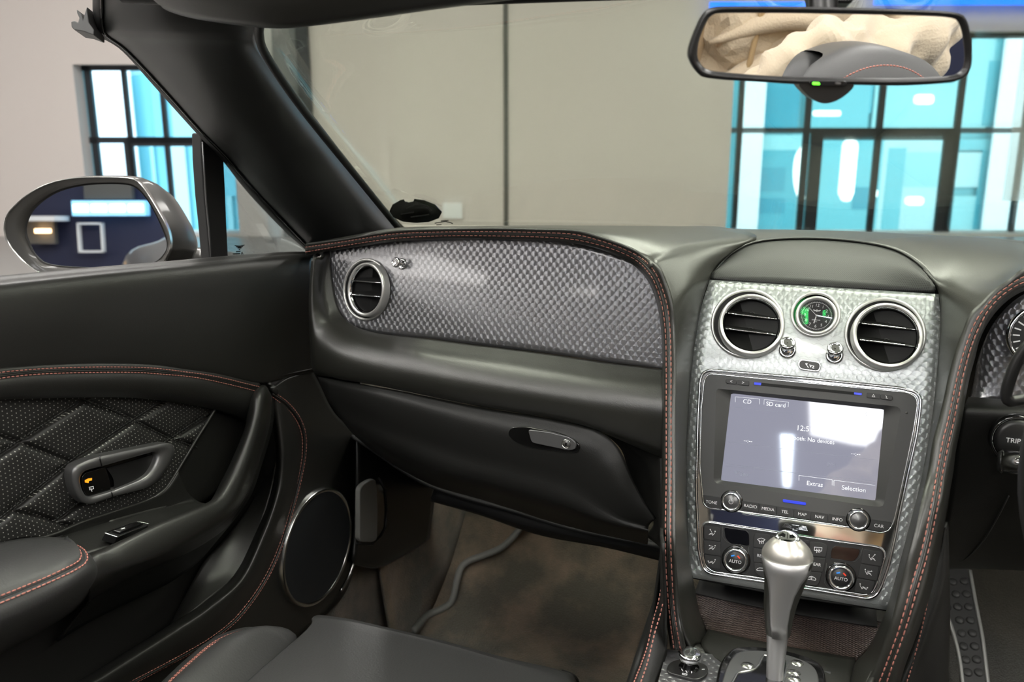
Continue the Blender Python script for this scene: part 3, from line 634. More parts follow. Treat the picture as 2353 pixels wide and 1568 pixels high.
def ringup(A, B, n=96):
    """match two outlines by start angle"""
    A, B = resamp(A, n), resamp(B, n)
    j = min(range(n), key=lambda j: sum((A[i][0]-B[(i+j) % n][0])**2+(A[i][1]-B[(i+j) % n][1])**2 for i in range(0, n, 4)))
    return A, B[j:]+B[:j]
f_out = rpoly(kq(Z9, [(258, 208), (1895, 372), (1925, 405), (1765, 1272), (1705, 1275), (250, 1062), (233, 1025)], F0), .003, 3)
f_in = kq(Z9, [(392, 252), (1770, 398), (1692, 1218), (300, 1036)], .0004)
A, B = ringup(op, f_out, 200)
grid('chrome_surround', [[K.P(*p, -.0005) for p in A], [K.P(*p, .0022) for p in A], [K.P(*p, .0022) for p in B], [K.P(*p, .0005) for p in B]], 'chrome', hu, cl=True, smooth=False)
A, B = ringup(ip, f_out, 160)
ringm('face_plate', [K.P(*p, F0) for p in A], [K.P(*p, F0) for p in B], 'face_grey', hu, smooth=False)
ringm('face_side', [K.P(*p, .001) for p in A], [K.P(*p, F0) for p in A], 'gloss_black', hu)
A, B = ringup(f_out, rpoly(f_in, .0012, 3), 160)
ringm('screen_bevel', [K.P(*p, F0) for p in A], [K.P(*p, .0006) for p in B], 'face_grey', hu)
tube('face_edge', [K.P(*p, F0-.0006) for p in ip], .0011, 'chrome', hu, seg=8, closed=True)
scr = poly('display', K, rpoly([(a*1.002, b*1.002) for a, b in f_in], .0012, 3), -.0004, .0006, 'display', hu, bevel=0)
def st(s, x, y, size, m='screen_text', z=Z9, par=scr, c=.0009, fr=K, **k):
    a, b = fr.uv(*z((x, y))[0], c); return txt('lettering', fr, s, a, b, size, m, par, c=c, **k)
st('CD', 537, 328, .0062); st('SD card', 795, 355, .0062); st('12:51', 1055, 572, .0078); st('Bluetooth: No devices', 1080, 668, .0062, sx=.95); st('--:--', 543, 680, .0062); st('--:--', 1515, 797, .0062)
st('Video', 488, 978, .0062, 'screen_dim'); st('Extras', 1145, 1070, .0064); st('Selection', 1497, 1115, .0064)
def sl(name, pts, w, m, z=Z9, par=scr, c=.0008, fr=K): return strokes(name, fr, [[fr.uv(*q, c) for q in z(*L)] for L in pts], w, m, par, c=c, h=.0001)
sl('page_lines', [[(430, 330), (430, 283), (648, 303), (648, 350)], [(688, 352), (690, 308), (910, 332), (905, 375)], [(1003, 1040), (1003, 992), (1302, 1030), (1302, 1080)], [(1318, 1085), (1318, 1035), (1690, 1082)], [(1598, 425), (1616, 448), (1607, 460), (1607, 415), (1618, 430), (1598, 455)]], .0003, 'screen_text')
sl('page_rules', [[(400, 375), (950, 435)], [(365, 690), (1200, 795), (1725, 855)], [(335, 885), (1690, 1065)], [(330, 905), (1690, 1045)], [(1262, 875), (1290, 895), (1262, 912), (1262, 875)], [(1292, 880), (1322, 898), (1292, 917), (1292, 880)], [(1330, 875), (1330, 922)]], .0002, 'screen_dim')
def btn(name, fr, pts, z, par, h0=F0, h1=F0+.0016, m='button_black', r=.0008, lab=None, size=.0046, tm='white_ink', bev=.0004):
    q = [fr.uv(*p, h1) for p in z(*pts)]; o = poly(name, fr, rpoly(q, r, 3), h0-.001, h1, m, par, bevel=bev)
    if lab:
        cx = sum(a for a, b in q)/len(q); cy = sum(b for a, b in q)/len(q); txt('lettering', fr, lab, cx, cy, size, tm, o, c=h1+.0001)
    return o
btn('button', K, [(345, 120), (442, 130), (440, 172), (345, 162)], Z9, hu, lab='<', r=.002, size=.005)
btn('button', K, [(449, 131), (553, 142), (550, 184), (447, 172)], Z9, hu, lab='>', size=.005)
btn('button', K, [(1618, 245), (1732, 258), (1730, 303), (1616, 290)], Z9, hu)
b = btn('button', K, [(1738, 259), (1845, 272), (1845, 318), (1736, 304)], Z9, hu, r=.002)
sl('icon', [[(1662, 282), (1674, 262), (1688, 284), (1662, 282)], [(1782, 275), (1793, 280), (1787, 295)], [(1790, 295), (1802, 297)]], .0004, 'white_ink', c=F0+.0018)
# disc slot
q = kq(Z9, [(597, 150), (1573, 248), (1570, 272), (595, 176)], F0); poly('disc_slot', K, q, F0-.001, F0+.0004, 'deep_black', hu, bevel=0)
q = kq(Z9, [(600, 152), (665, 158), (660, 180), (598, 175)], F0); poly('slot_light', K, q, F0, F0+.0006, 'led_blue', hu, bevel=0)
q = kq(Z9, [(1500, 243), (1570, 250), (1568, 270), (1498, 262)], F0); poly('slot_light', K, q, F0, F0+.0006, 'led_blue', hu, bevel=0)
q = kq(Z9, [(857, 1205), (1068, 1235), (1066, 1262), (857, 1232)], F0); poly('light_bar', K, rpoly(q, .0015), F0, F0+.0012, 'led_blue', hu, label='blue glowing light bar')
btn('button', K, [(142, 1168), (300, 1190), (306, 1298), (180, 1280), (148, 1240)], Z9, hu, lab='TONE', size=.0044)
for s, x0, x1, y0 in (('RADIO', 490, 642, 1220), ('MEDIA', 650, 797, 1246), ('TEL', 803, 950, 1270), ('MAP', 958, 1107, 1293), ('NAV', 1115, 1262, 1316), ('INFO', 1270, 1428, 1338)):
    dy = (x1-x0)*.15; btn('button', K, [(x0, y0), (x1, y0+dy), (x1, y0+dy+82), (x0, y0+76)], Z9, hu, lab=s, size=.0044)
btn('button', K, [(1655, 1388), (1832, 1412), (1815, 1470), (1770, 1502), (1628, 1480), (1640, 1440)], Z9, hu, lab='CAR', size=.0046)
def knob(name, fr, par, x, y, z, R, mats=('chrome', 'satin_grey'), h=.008, h0=F0):
    f = fr.at(*z((x, y))[0], h0+h*.6); f = fr.up(h0).at(*z((x, y))[0], 0) if 0 else Fr(f.o-f.n*(h*.6), f.u, f.v)
    lathe('knob_well', f, [(R*1.14, -.001), (R*1.14, .0006), (R*1.02, .0006), (0, .0002)], 'gloss_black', par, 40)
    k = lathe(name, f, [(R, 0), (R, h*.6), (R*.94, h*.86), (R*.84, h), (R*.72, h*.9), (R*.70, h*.8)], mats[0], par, 48, cap=False)
    lathe('knob_cap', f, [(R*.72, h*.82), (R*.66, h*.90), (0, h*.92)], mats[1], k, 40)
    return k, f
k, f = knob('knob', K, hu, 393, 1228, Z9, .0103)
strokes('power_icon', f, [[(.0022*math.cos(a), .0022*math.sin(a)) for a in [R_(t_) for t_ in range(125, 416, 20)]], [(0, .0008), (0, .003)]], .0004, 'white_ink', k, c=.0076)
knob('knob', K, hu, 1540, 1395, Z9, .0103)
lathe('sensor', K.at(*Z9((1971, 427))[0], F0), [(.0012, 0), (.0012, .0003), (0, .0004)], 'satin_grey', hu, 16)
q = kq(Z9, [(470, 1308), (500, 1330), (1400, 1452), (1440, 1448), (1430, 1462), (1385, 1470), (490, 1345)], F0); poly('button_edge', K, q, F0-.002, F0+.0012, 'chrome', hu, bevel=.0004)
# wing emblem on the chrome bar
we = K.at(*Z10((1075, 425))[0], .0022)
strokes('wing_emblem', we, [[(s_*(.002+.0016*i), .0005+.0012*i), (s_*(.012-.0006*i), .0015+.0012*i-.0012)] for s_ in (-1, 1) for i in range(4)]+[[(-.003, -.001), (.003, -.001), (.003, .004), (-.003, .004), (-.003, -.001)]], .001, 'chrome', hu, c=0, h=.0016)

# --- climate panel
F1 = .0050
cl = thing('climate_panel', 'black climate control panel with two AUTO dials below the screen', 'climate control', K.P(0, -.11, .003))
cp = [(150, 400), (165, 362), (205, 352), (600, 412), (1200, 502), (1900, 600), (1962, 630), (1975, 700), (1905, 950), (1850, 1060), (1780, 1080), (1200, 992), (700, 907), (260, 850), (180, 790), (155, 700)]
cpp = rpoly(kq(Z10, cp, F1), .004, 4)
poly('face_plate', K, cpp, .001, F1, 'black_plastic', cl, bevel=.0005)
tube('chrome_edge', [K.P(*p, F1-.0004) for p in cpp], .0013, 'chrome', cl, seg=8, closed=True)
T = F1+.0018
def cb(pts, lab=None, r=.001, **k): return btn('button', K, pts, Z10, cl, h0=F1, h1=T, lab=lab, r=r, m='button_black', **k)
def person_icon(cx, cy, arrow, par, flip=1):
    a0, b0 = K.uv(*Z10((cx, cy))[0], T); s = .00058*flip; t_ = .00062
    L = [[(a0+x*s, b0+y*t_) for x, y in ln] for ln in ([(-5.5, -4), (-1, -1.5), (1.5, -4), (5, 1.2)], [(5, 2.6), (5.8, 3.6), (4.8, 4.2), (4.2, 3.2), (5, 2.6)], [(-4.2, -2), (0, 0), (2, -2)])]
    A_ = {0: [(-4, 5), (-1, 1.5)], 1: [(-5, 2), (1.5, 1.5)], 2: [(-7, -1), (-5.5, -3.5)]}[arrow]
    L.append([(a0+x*s, b0+y*t_) for x, y in A_]); x, y = A_[0]
    L.append([(a0+(x-.9)*s, b0+(y+.2)*t_), (a0+(x+.9)*s, b0+(y-.2)*t_), (a0+x*s, b0+(y+1)*t_), (a0+(x-.9)*s, b0+(y+.2)*t_)])
    strokes('icon', K, L, .00042, 'white_ink', par, c=T+.0001)
for i, (y0, y1) in enumerate(((385, 520), (527, 665), (673, 800))):
    o = cb([(163 if i < 2 else 168, y0), (330, y0+25), (332, y1+27), (163 if i < 2 else 195, y1)], r=.0025 if i == 0 else .001); person_icon(246, (y0+y1)/2+6, i, o)
for i, (y0, y1, x0, x1, xs) in enumerate(((622, 760, 1762, 1948, 1942), (770, 905, 1730, 1912, 1895), (918, 1045, 1692, 1875, 1830))):
    o = cb([(x0, y0), (x1, y0+28), (xs, y1+35), (x0-28, y1)], r=.0015); person_icon((x0+xs)/2-5, (y0+y1)/2+14, i, o, -1)
# digit windows
q = kq(Z10, [(365, 400), (590, 432), (615, 470), (618, 590), (430, 565), (380, 510)], F1); poly('display_window', K, rpoly(q, .003), F1-.0005, F1+.0007, 'gloss_black', cl, bevel=.0003)
q = kq(Z10, [(1470, 585), (1730, 620), (1710, 690), (1660, 745), (1430, 710), (1440, 625)], F1); poly('display_window', K, rpoly(q, .003), F1-.0005, F1+.0007, 'gloss_black', cl, bevel=.0003)
# centre columns
def ic(o, L, w=.0005, m='white_ink'): strokes('icon', K, [[K.uv(*q, T) for q in Z10(*ln)] for ln in L], w, m, o, c=T+.0001)
o = cb([(665, 470), (700, 465), (830, 480), (830, 622), (655, 600)], r=.002)
ic(o, [[(700, 522), (738, 510), (775, 524), (757, 548), (718, 545), (700, 522)]]+[[(x, 532), (x-4, 545), (x+3, 556), (x-2, 566)] for x in (720, 738, 756)])
o = cb([(655, 612), (830, 636), (830, 770), (660, 748)], 'REAR', size=.0042)
o = cb([(660, 758), (830, 782), (830, 915), (720, 898), (675, 850)], r=.002)
ic(o, [[(690, 828), (700, 815), (720, 808), (760, 812), (790, 822), (792, 835), (760, 838), (700, 836), (690, 828)]])
o = cb([(1225, 545), (1360, 562), (1400, 590), (1385, 700), (1218, 690)], r=.002)
ic(o, [[(1270, 600), (1345, 606), (1342, 640), (1268, 632), (1270, 600)]]+[[(x, 618), (x-4, 632), (x+3, 642), (x-2, 655)] for x in (1292, 1308, 1324)])
o = cb([(1200, 700), (1383, 716), (1350, 850), (1200, 832)], 'REAR', size=.0042)
o = cb([(1190, 842), (1345, 860), (1310, 980), (1270, 990), (1180, 975)], r=.002)
ic(o, [[(1190, 915), (1215, 900), (1240, 893), (1270, 905), (1284, 920), (1278, 933), (1240, 928), (1195, 918)], [(1225, 912), (1245, 905), (1240, 920)]])
o = cb([(840, 482), (1215, 538), (1212, 560), (840, 505)], r=.0006)
for (x, y) in ((480, 732), (1535, 905)):
    k, f = knob('dial', K, cl, x, y, Z10, .0130, ('chrome', 'button_black'), h=.009, h0=F1)
    a = Fr(f.P(0, 0, .0084), K.u, K.v)
    txt('lettering', a, 'AUTO', 0, -.0012, .0046, 'white_ink', k)
    strokes('cold_mark', a, [[(-.0042, .0042), (-.0018, .005)]], .0014, 'ink_blue', k); strokes('warm_mark', a, [[(.0022, .0048), (.004, .0032)]], .0014, 'ink_red', k)
# surrounding raised lines of the dials
for pts in ([(350, 395), (352, 500), (390, 545), (440, 570), (620, 592)], [(610, 600), (618, 830), (590, 865), (350, 835)]):
    tube('seam', [K.hit(*p, F1+.0002) for p in Z10(*pts)], .0003, 'face_grey', cl, seg=5)
for pts in ([(1750, 610), (1725, 700), (1680, 745), (1420, 712)], [(1390, 760), (1372, 960), (1400, 1000), (1640, 1050)]):
    tube('seam', [K.hit(*p, F1+.0002) for p in Z10(*pts)], .0003, 'face_grey', cl, seg=5)

# ================================================================= CENTRE CONSOLE
con = thing('centre_console', 'low centre console with ribbed tray and stitched leather sides', 'centre console', (0, .8, .55))
ZT = .700
# pocket interior
pk = [[K.hit(1590, 1330, -.003), K.hit(1700, 1352, -.003), K.hit(1830, 1376, -.003), K.hit(2037, 1405, -.003)],
      [QZ(1597, 1362, ZT+.002), QZ(1700, 1385, ZT+.002), QZ(1830, 1410, ZT+.002), QZ(2016, 1440, ZT+.002)]]
pb_ = [[p+V((0, .10, 0)) for p in r] for r in pk]
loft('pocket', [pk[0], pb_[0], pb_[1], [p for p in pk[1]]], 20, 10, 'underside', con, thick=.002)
tr = [[QZ(1590, 1352, ZT), QZ(1720, 1375, ZT), QZ(1850, 1398, ZT), QZ(2030, 1430, ZT)], [QZ(1605, 1400, ZT), QZ(1725, 1425, ZT), QZ(1850, 1450, ZT), QZ(2008, 1472, ZT)], [QZ(1625, 1450, ZT), QZ(1720, 1468, ZT), QZ(1850, 1492, ZT), QZ(1968, 1515, ZT)]]
loft('tray_mat', tr, 30, 16, 'tray_rubber', con, uvf=lambda p: (p.x, p.y), thick=.003, flip=True, label='brown ribbed rubber tray mat')
lipt = [QZ(1628, 1446, ZT+.002), QZ(1720, 1468, ZT+.004), QZ(1850, 1493, ZT+.004), QZ(1966, 1512, ZT+.002)]
lipb = [QZ(1611, 1481, ZT+.010), QZ(1700, 1508, ZT+.014), QZ(1840, 1540, ZT+.014), QZ(1962, 1556, ZT+.010)]
lipc = [QZ(1640, 1510, ZT+.012), QZ(1720, 1560, ZT+.016), QZ(1850, 1610, ZT+.016), QZ(1980, 1620, ZT+.012)]
loft('tray_lip', [lipt, lipb, lipc], 24, 12, 'leather', con, thick=.003, flip=True)
# base plate (engine-turned) with chrome rocker
ZB = .712
bp_ = [QZ(x, y, ZB) for x, y in Z12((470, 985), (620, 1000), (1100, 1050), (1500, 1090), (2400, 1250), (2360, 1800), (200, 1800), (370, 1371))]
cB = sum(bp_, V())/len(bp_); fB = Fr(cB, (1, 0, 0), (0, 1, 0))
poly('base_plate', fB, [((p-cB).x, (p-cB).y) for p in bp_], -.003, 0, 'turned_base', con, uv=True, label='dark engine-turned plate around the gear selector')
# leather rim joining lip to band
rim = [[QY(1566, 1497, .785), QY(1600, 1503, .79), QY(1660, 1512, .80)], [QY(1584, 1480, .795), QY(1610, 1488, .80), QY(1662, 1505, .81)], [QY(1595, 1470, .80), QY(1614, 1481, .82), QY(1660, 1502, .815)]]
loft('front_rim', rim, 12, 8, 'leather', con, thick=.003)
# left tunnel side
l0 = [QX(x, y, v) for (x, y), v in zip([(1522, 1230), (1519, 1310), (1506, 1388), (1486, 1452), (1465, 1515), (1448, 1568), (1425, 1640)], [-.118, -.122, -.126, -.13, -.134, -.137, -.14])]
l00 = [p+V((0, .0, -.06)) for p in l0]
def shx(pts, vals): return [QX(x, y, v) for (x, y), v in zip(pts, vals)]
l1 = shx([(1524, 1230), (1524, 1330), (1516, 1388), (1499, 1446), (1480, 1510), (1460, 1568), (1440, 1640)], [-.112, -.116, -.119, -.122, -.126, -.129, -.13])
l2 = shx([(1526, 1240), (1528, 1360), (1520, 1410), (1510, 1455), (1490, 1521), (1475, 1568), (1456, 1640)], [-.108, -.110, -.113, -.116, -.12, -.122, -.124])
l3 = shx([(1528, 1250), (1533, 1400), (1532, 1440), (1534, 1485), (1522, 1525), (1508, 1568), (1490, 1640)], [-.105, -.103, -.104, -.105, -.108, -.11, -.11])
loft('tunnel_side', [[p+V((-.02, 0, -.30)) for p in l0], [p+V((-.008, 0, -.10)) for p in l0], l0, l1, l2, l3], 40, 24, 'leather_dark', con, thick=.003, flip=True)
s1 = [p+V((0, 0, .0008)) for p in cr([QX(x, y, -.116-.001*i) for i, (x, y) in enumerate(Z12((415, 230), (370, 450), (300, 700), (230, 1000), (90, 1371), (30, 1500)))], 40)]
s2 = [p+V((0, 0, .0008)) for p in cr([QX(x, y, -.108-.0015*i) for i, (x, y) in enumerate(Z12((425, 460), (390, 600), (330, 800), (250, 1130), (170, 1371), (120, 1500)))], 40)]
stitches('stitching', [s1, s2], 'thread', con, pitch=.0042, ln=.003, r=.0006)
# right tunnel side
def shy(pts, vals): return [QY(x, y, v) for (x, y), v in zip(pts, vals)]
r1 = shy([(2172, 1214), (2165, 1330), (2146, 1403), (2110, 1500), (2082, 1568), (2060, 1640)], [.870, .855, .842, .825, .813, .80])
r0 = shy([(2160, 1218), (2140, 1300), (2122, 1385), (2085, 1490), (2060, 1560), (2040, 1640)], [.875, .857, .843, .828, .815, .80])
r2 = shy([(2180, 1222), (2180, 1330), (2160, 1420), (2125, 1530), (2105, 1600), (2090, 1680)], [.885, .868, .852, .835, .822, .81])
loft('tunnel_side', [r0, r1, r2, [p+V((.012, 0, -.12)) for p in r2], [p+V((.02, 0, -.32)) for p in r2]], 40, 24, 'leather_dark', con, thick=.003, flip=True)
s1 = cr([QY(x, y, .868-.0115*i)+V((-.001, -.002, .001)) for i, (x, y) in enumerate([(2165, 1220), (2151, 1282), (2139.5, 1351), (2122, 1437), (2098, 1530), (2085, 1570)])], 50)
s2 = cr([QY(x, y, .851-.009*i)+V((-.001, -.002, .001)) for i, (x, y) in enumerate([(2134, 1327), (2120, 1385), (2107, 1448), (2082, 1540), (2070, 1570)])], 40)
stitches('stitching', [s1, s2], 'thread', con, pitch=.0042, ln=.003, r=.0006)
# chrome rocker knob
fo = Fr(QZ(1580, 1542, ZB), (1, 0, 0), (0, 1, 0))
ok = thing('lift_switch', 'small chrome rocker knob on a black oval base left of the gear lever', 'knob', fo.o)
poly('base', fo, rpoly([(-.019, -.013), (.012, -.016), (.020, -.002), (.016, .013), (-.008, .014), (-.018, .004)], .008, 6), 0, .003, 'black_plastic', ok, bevel=.001)
fo2 = Fr(fo.P(.001, .001, .003), fo.u, fo.v)
lathe('knob', fo2, [(.006, 0), (.0055, .004), (.0065, .007), (.0098, .009), (.0108, .012), (.0106, .015), (.0090, .0165), (.004, .016), (0, .0158)], 'chrome', ok, 40)
lathe('well', fo2, [(.0095, .0), (.0095, .0006), (0, .0006)], 'gloss_black', ok, 30)
strokes('mark', fo, [[(-.003, -.010), (.001, -.010), (.001, -.012), (-.003, -.012), (-.003, -.010)], [(.013, .002), (.015, .003)]], .0006, 'white_ink', ok, c=.0031)

# ================================================================= GEAR SELECTOR
gs = thing('gear_selector', 'satin metal gear lever with chrome winged cap on a black and silver gate', 'gear lever', (.0, .757, ZB))
gf = Fr(V((.0, .757, ZB)), (1, 0, 0), (0, 1, 0))
go = [gf.uv(x, y, .010) for x, y in Z8((270, 1620), (300, 1528), (330, 1400), (400, 1310), (480, 1285), (640, 1292), (800, 1320), (950, 1370), (1020, 1430), (1040, 1528), (1030, 1640), (900, 1760), (400, 1760))]
gi = [gf.uv(x, y, .012) for x, y in Z8((330, 1620), (350, 1500), (385, 1400), (440, 1330), (520, 1312), (640, 1316), (790, 1345), (920, 1395), (975, 1450), (990, 1528), (980, 1640), (870, 1740), (430, 1740))]
poly('gate_rim', gf, [(p.x, p.y) for p in cr([(*q, 0) for q in go], 60, closed=True)], 0, .010, 'gloss_black', gs, bevel=.003)
pl = poly('gate_plate', gf, [(p.x, p.y) for p in cr([(*q, 0) for q in gi], 60, closed=True)], .004, .0115, 'satin_grey', gs, bevel=.0015)
gp = gf.up(.0115)
slot = [gp.uv(x, y, .0003) for x, y in Z8((620, 1350), (770, 1380), (780, 1410), (740, 1600), (420, 1640), (400, 1560), (450, 1470), (560, 1450), (590, 1420))]
poly('gate_slot', gp, rpoly(slot, .004), -.001, .0006, 'gloss_black', gs, bevel=.0003)
tube('slot_edge', [gp.P(a, b, .0006) for a, b in rpoly(slot, .004)], .0012, 'satin_chrome', gs, seg=8, closed=True)
for s, x, y in (('-', 515, 1418), ('P', 843, 1402), ('R', 822, 1466), ('N', 822, 1506)):
    q = gp.uv(*Z8((x, y))[0]); lathe('position_stud', Fr(gp.P(*q, 0), gp.u, gp.v), [(.0048, 0), (.004, .001), (0, .0012)], 'satin_chrome', gs, 24, ell=(1.3, 1)); txt('position_letter', gp, s, q[0], q[1], .004, 'button_black', gs, c=.0014)
# lever: stacked sections read from the outline, on the plane y = .757
LV = .756
def sec(xl, yl, xr, yr, k=1.0, dep=.8):
    a, b = QY(xl, yl, LV), QY(xr, yr, LV); c_ = (a+b)/2; return c_, (b-a)/2*k, dep
secs = [sec(1760, 1600, 1799, 1606), sec(1760, 1568, 1800, 1574), sec(1761, 1540, 1801, 1546), sec(1762, 1500, 1806, 1508), sec(1761.5, 1453, 1811, 1462)]
def body(name, secs, m, parent, seg=40, sq=2.0, **k):
    rows = []
    for c_, h, dep in secs:
        hw = h.length; u = h.normalized(); n = V((0, -1, 0)); n = (n-u*n.dot(u)).normalized()
        r = []
        for i in range(seg):
            t_ = 2*math.pi*i/seg; ct, s_t = math.cos(t_), math.sin(t_)
            ex = 2/sq; r.append(c_+u*(hw*abs(ct)**ex*(1 if ct > 0 else -1))+n*(hw*dep*abs(s_t)**ex*(1 if s_t > 0 else -1)))
        rows.append(r)
    o = grid(name, rows, m, parent, cl=True, **k)
    return o
body('stem', secs, 'lever_metal', gs, sq=2.6)
hs = [sec(1760, 1452, 1816, 1461, dep=.85), sec(1757, 1420, 1822, 1427, dep=.85), sec(1755, 1385, 1832, 1391), sec(1756, 1350, 1845, 1358), sec(1755.5, 1320, 1856, 1330), sec(1753, 1298, 1864, 1312), sec(1750.5, 1282, 1868.5, 1298), sec(1750, 1270, 1869.5, 1286)]
body('grip', hs, 'leather', gs, sq=2.3, label='dark leather sides of the grip')
# bright metal spine in front of the grip
sp_ = [(1776, 1812, 1455), (1772, 1812, 1420), (1771, 1818, 1385), (1770, 1828, 1345), (1766, 1844, 1318), (1757, 1862, 1296), (1750.5, 1869, 1280)]
rows = []
for (xa, xb, y), (c_, h, dep) in zip(sp_, [hs[0], hs[1], hs[2], hs[3], hs[4], hs[5], hs[7]]):
    hw = h.length; u = h.normalized(); a = QY(xa, y, LV); b = QY(xb, y+7, LV)
    ta = max(-.999, (a-c_).dot(u)/hw); tb = min(.999, (b-c_).dot(u)/hw); r = []
    for i in range(13):
        ct = ta+(tb-ta)*i/12; q = max(-1, min(1, ct)); s_t = (max(0, 1-abs(q)**2.3))**(1/2.3)
        r.append(c_+u*(hw*q*1.0)+V((0, -1, 0))*(hw*dep*s_t+.0018))
    rows.append(r)
grid('spine', rows, 'lever_metal', gs, thick=.002, flip=True, label='satin metal front of the grip')
cs = [sec(1750, 1270, 1869.5, 1286), sec(1751.5, 1262, 1868, 1278), sec(1757, 1253, 1862, 1266), sec(1766, 1244, 1852, 1254), sec(1776, 1237, 1842, 1245), sec(1783, 1233, 1836, 1240)]
body('cap', cs, 'cap_metal', gs, label='pale satin cap')
cc, hh_, _ = cs[-1]; fcap = Fr(cc, hh_, V((0, 1, .35)))
lathe('badge', fcap, [(hh_.length*1.12, -.0008), (hh_.length*1.05, .0012), (hh_.length*.8, .0018), (0, .0022)], 'chrome', gs, 40, ell=(1, .8))
strokes('wing_emblem', fcap, [[(s_*.002, .001*i-.0015), (s_*(.0075-.001*i), .001*i)] for s_ in (-1, 1) for i in range(4)]+[[(0, -.003), (0, .003)]], .0007, 'gloss_black', gs, c=.0022)
# ================================================================= WINDSCREEN, HEADER, PILLAR
car = thing('convertible', 'dark metallic grey convertible body with windscreen frame', 'car', (0, 1.0, .3))
def mir(p): return V((-p.x, p.y, p.z))
eL = [QY(925, 536, 1.19), QY(826, 414, 1.06), QY(704, 262, .92), QY(624, 148, .82), QY(596, 88, .76), QY(600, 30, .72)]
eC = [V((0, 1.34, 1.035)), V((0, 1.20, 1.10)), V((0, 1.03, 1.18)), V((0, .90, 1.24)), V((0, .82, 1.28)), V((0, .76, 1.307))]
eM = [a.lerp(b, .55)+V((0, (b.y-a.y)*.22, .004)) for a, b in zip(eL, eC)]
glr = [[a, b, c, mir(b), mir(a)] for a, b, c in zip(eL, eM, eC)]
ws = thing('windscreen', 'clear curved windscreen glass behind the dashboard', 'windscreen', (0, 1.2, 1.1))
loft('glass', glr, 40, 24, 'windscreen_glass', ws, thick=.004)
tube('edge_band', [p for p in cr(eL, 30)], .0045, 'rubber', ws)
tube('edge_band', [mir(p) for p in cr(eL, 30)], .0045, 'rubber', ws)
# sticker holder on the glass
def onglass(x, y):
    d = ray(x, y); best = None; A = [cr(r, 30, False) for r in glr]; G = [cr([r[j] for r in A], 30, False) for j in range(30)]
    for c_ in G:
        for p in c_:
            q = p-CAM; t_ = q.dot(d)/d.dot(d); e = (q-d*t_).length
            if best is None or e < best[0]: best = (e, t_)
    return CAM+d*best[1]
gpnt = onglass(955, 486); g2_ = onglass(1060, 486); g3_ = onglass(955, 440)
fg = Fr(gpnt, (g2_-gpnt), (g3_-gpnt)); 
if fg.n.dot(CAM-gpnt) < 0: fg = Fr(gpnt, fg.u, -fg.v)
fg = fg.up(.003)
th = thing('tax_disc_holder', 'black oval permit holder stuck low on the windscreen corner', 'permit holder', gpnt)
q = [fg.uv(*p) for p in [(895, 485), (902, 470), (920, 460), (928, 458), (930, 462), (940, 465), (950, 463), (952, 457), (975, 460), (1000, 470), (1015, 486), (1008, 500), (985, 509), (955, 511), (925, 508), (903, 498)]]
poly('disc', fg, q, 0, .0015, 'gloss_black', th, bevel=0)
strokes('ring_mark', fg, [[fg.uv(x, y, .0016) for x, y in [(935, 478), (955, 471), (980, 474), (990, 484)]], [fg.uv(x, y, .0016) for x, y in [(922, 492), (950, 488)]], [fg.uv(x, y, .0016) for x, y in [(945, 499), (985, 493)]]], .0022, 'face_grey', th, c=.0016)
strokes('glass_marking', fg, [[fg.uv(*p) for p in L] for L in ([(1000, 514), (1012, 512), (1024, 510), (1036, 513), (1040, 515)], [(1014, 509), (1030, 508)], [(1004, 518), (1014, 517)])], .0014, 'etch', ws, c=-.001)
# header rail
hb = [(-.60, .69, 1.312), (-.45, .715, 1.303), (-.2, .735, 1.303), (0, .742, 1.302), (.2, .735, 1.303), (.45, .715, 1.303), (.60, .69, 1.312)]
hb = [V(p) for p in hb]
loft('header_rail', [[p+V((0, .05, .012)) for p in hb], hb, [p+V((0, -.012, .012)) for p in hb], [p+V((0, -.03, .05)) for p in hb], [p+V((0, .03, .065)) for p in hb], [p+V((0, .09, .03)) for p in hb], [p+V((0, .05, .012)) for p in hb]], 40, 26, 'leather_dark', car)
# sun visor
vz = thing('sun_visor', 'folded dark leather sun visor under the windscreen header', 'sun visor', (-.42, .66, 1.32))
vb = [(366, -6), (372, 14), (400, 28), (450, 41), (520, 52), (600, 61), (650, 62.5), (700, 59), (830, 43), (1000, 19), (1165, -2), (1240, -14)]
b0 = [QY(x, y, .655) for x, y in vb]; b1 = [QY(x, y, .675)+V((0, 0, -.001)) for x, y in vb]
tp = [p+V((0, -.03, .03)) for p in b0]; tp2 = [p+V((0, -.015, .08)) for p in b0]; tp3 = [p+V((0, .03, .06)) for p in b0]
m0 = [p+V((0, -.012, .006)) for p in b0]
loft('visor_body', [b1, b0, m0, tp, tp2, tp3, b1], 60, 24, 'leather', vz)
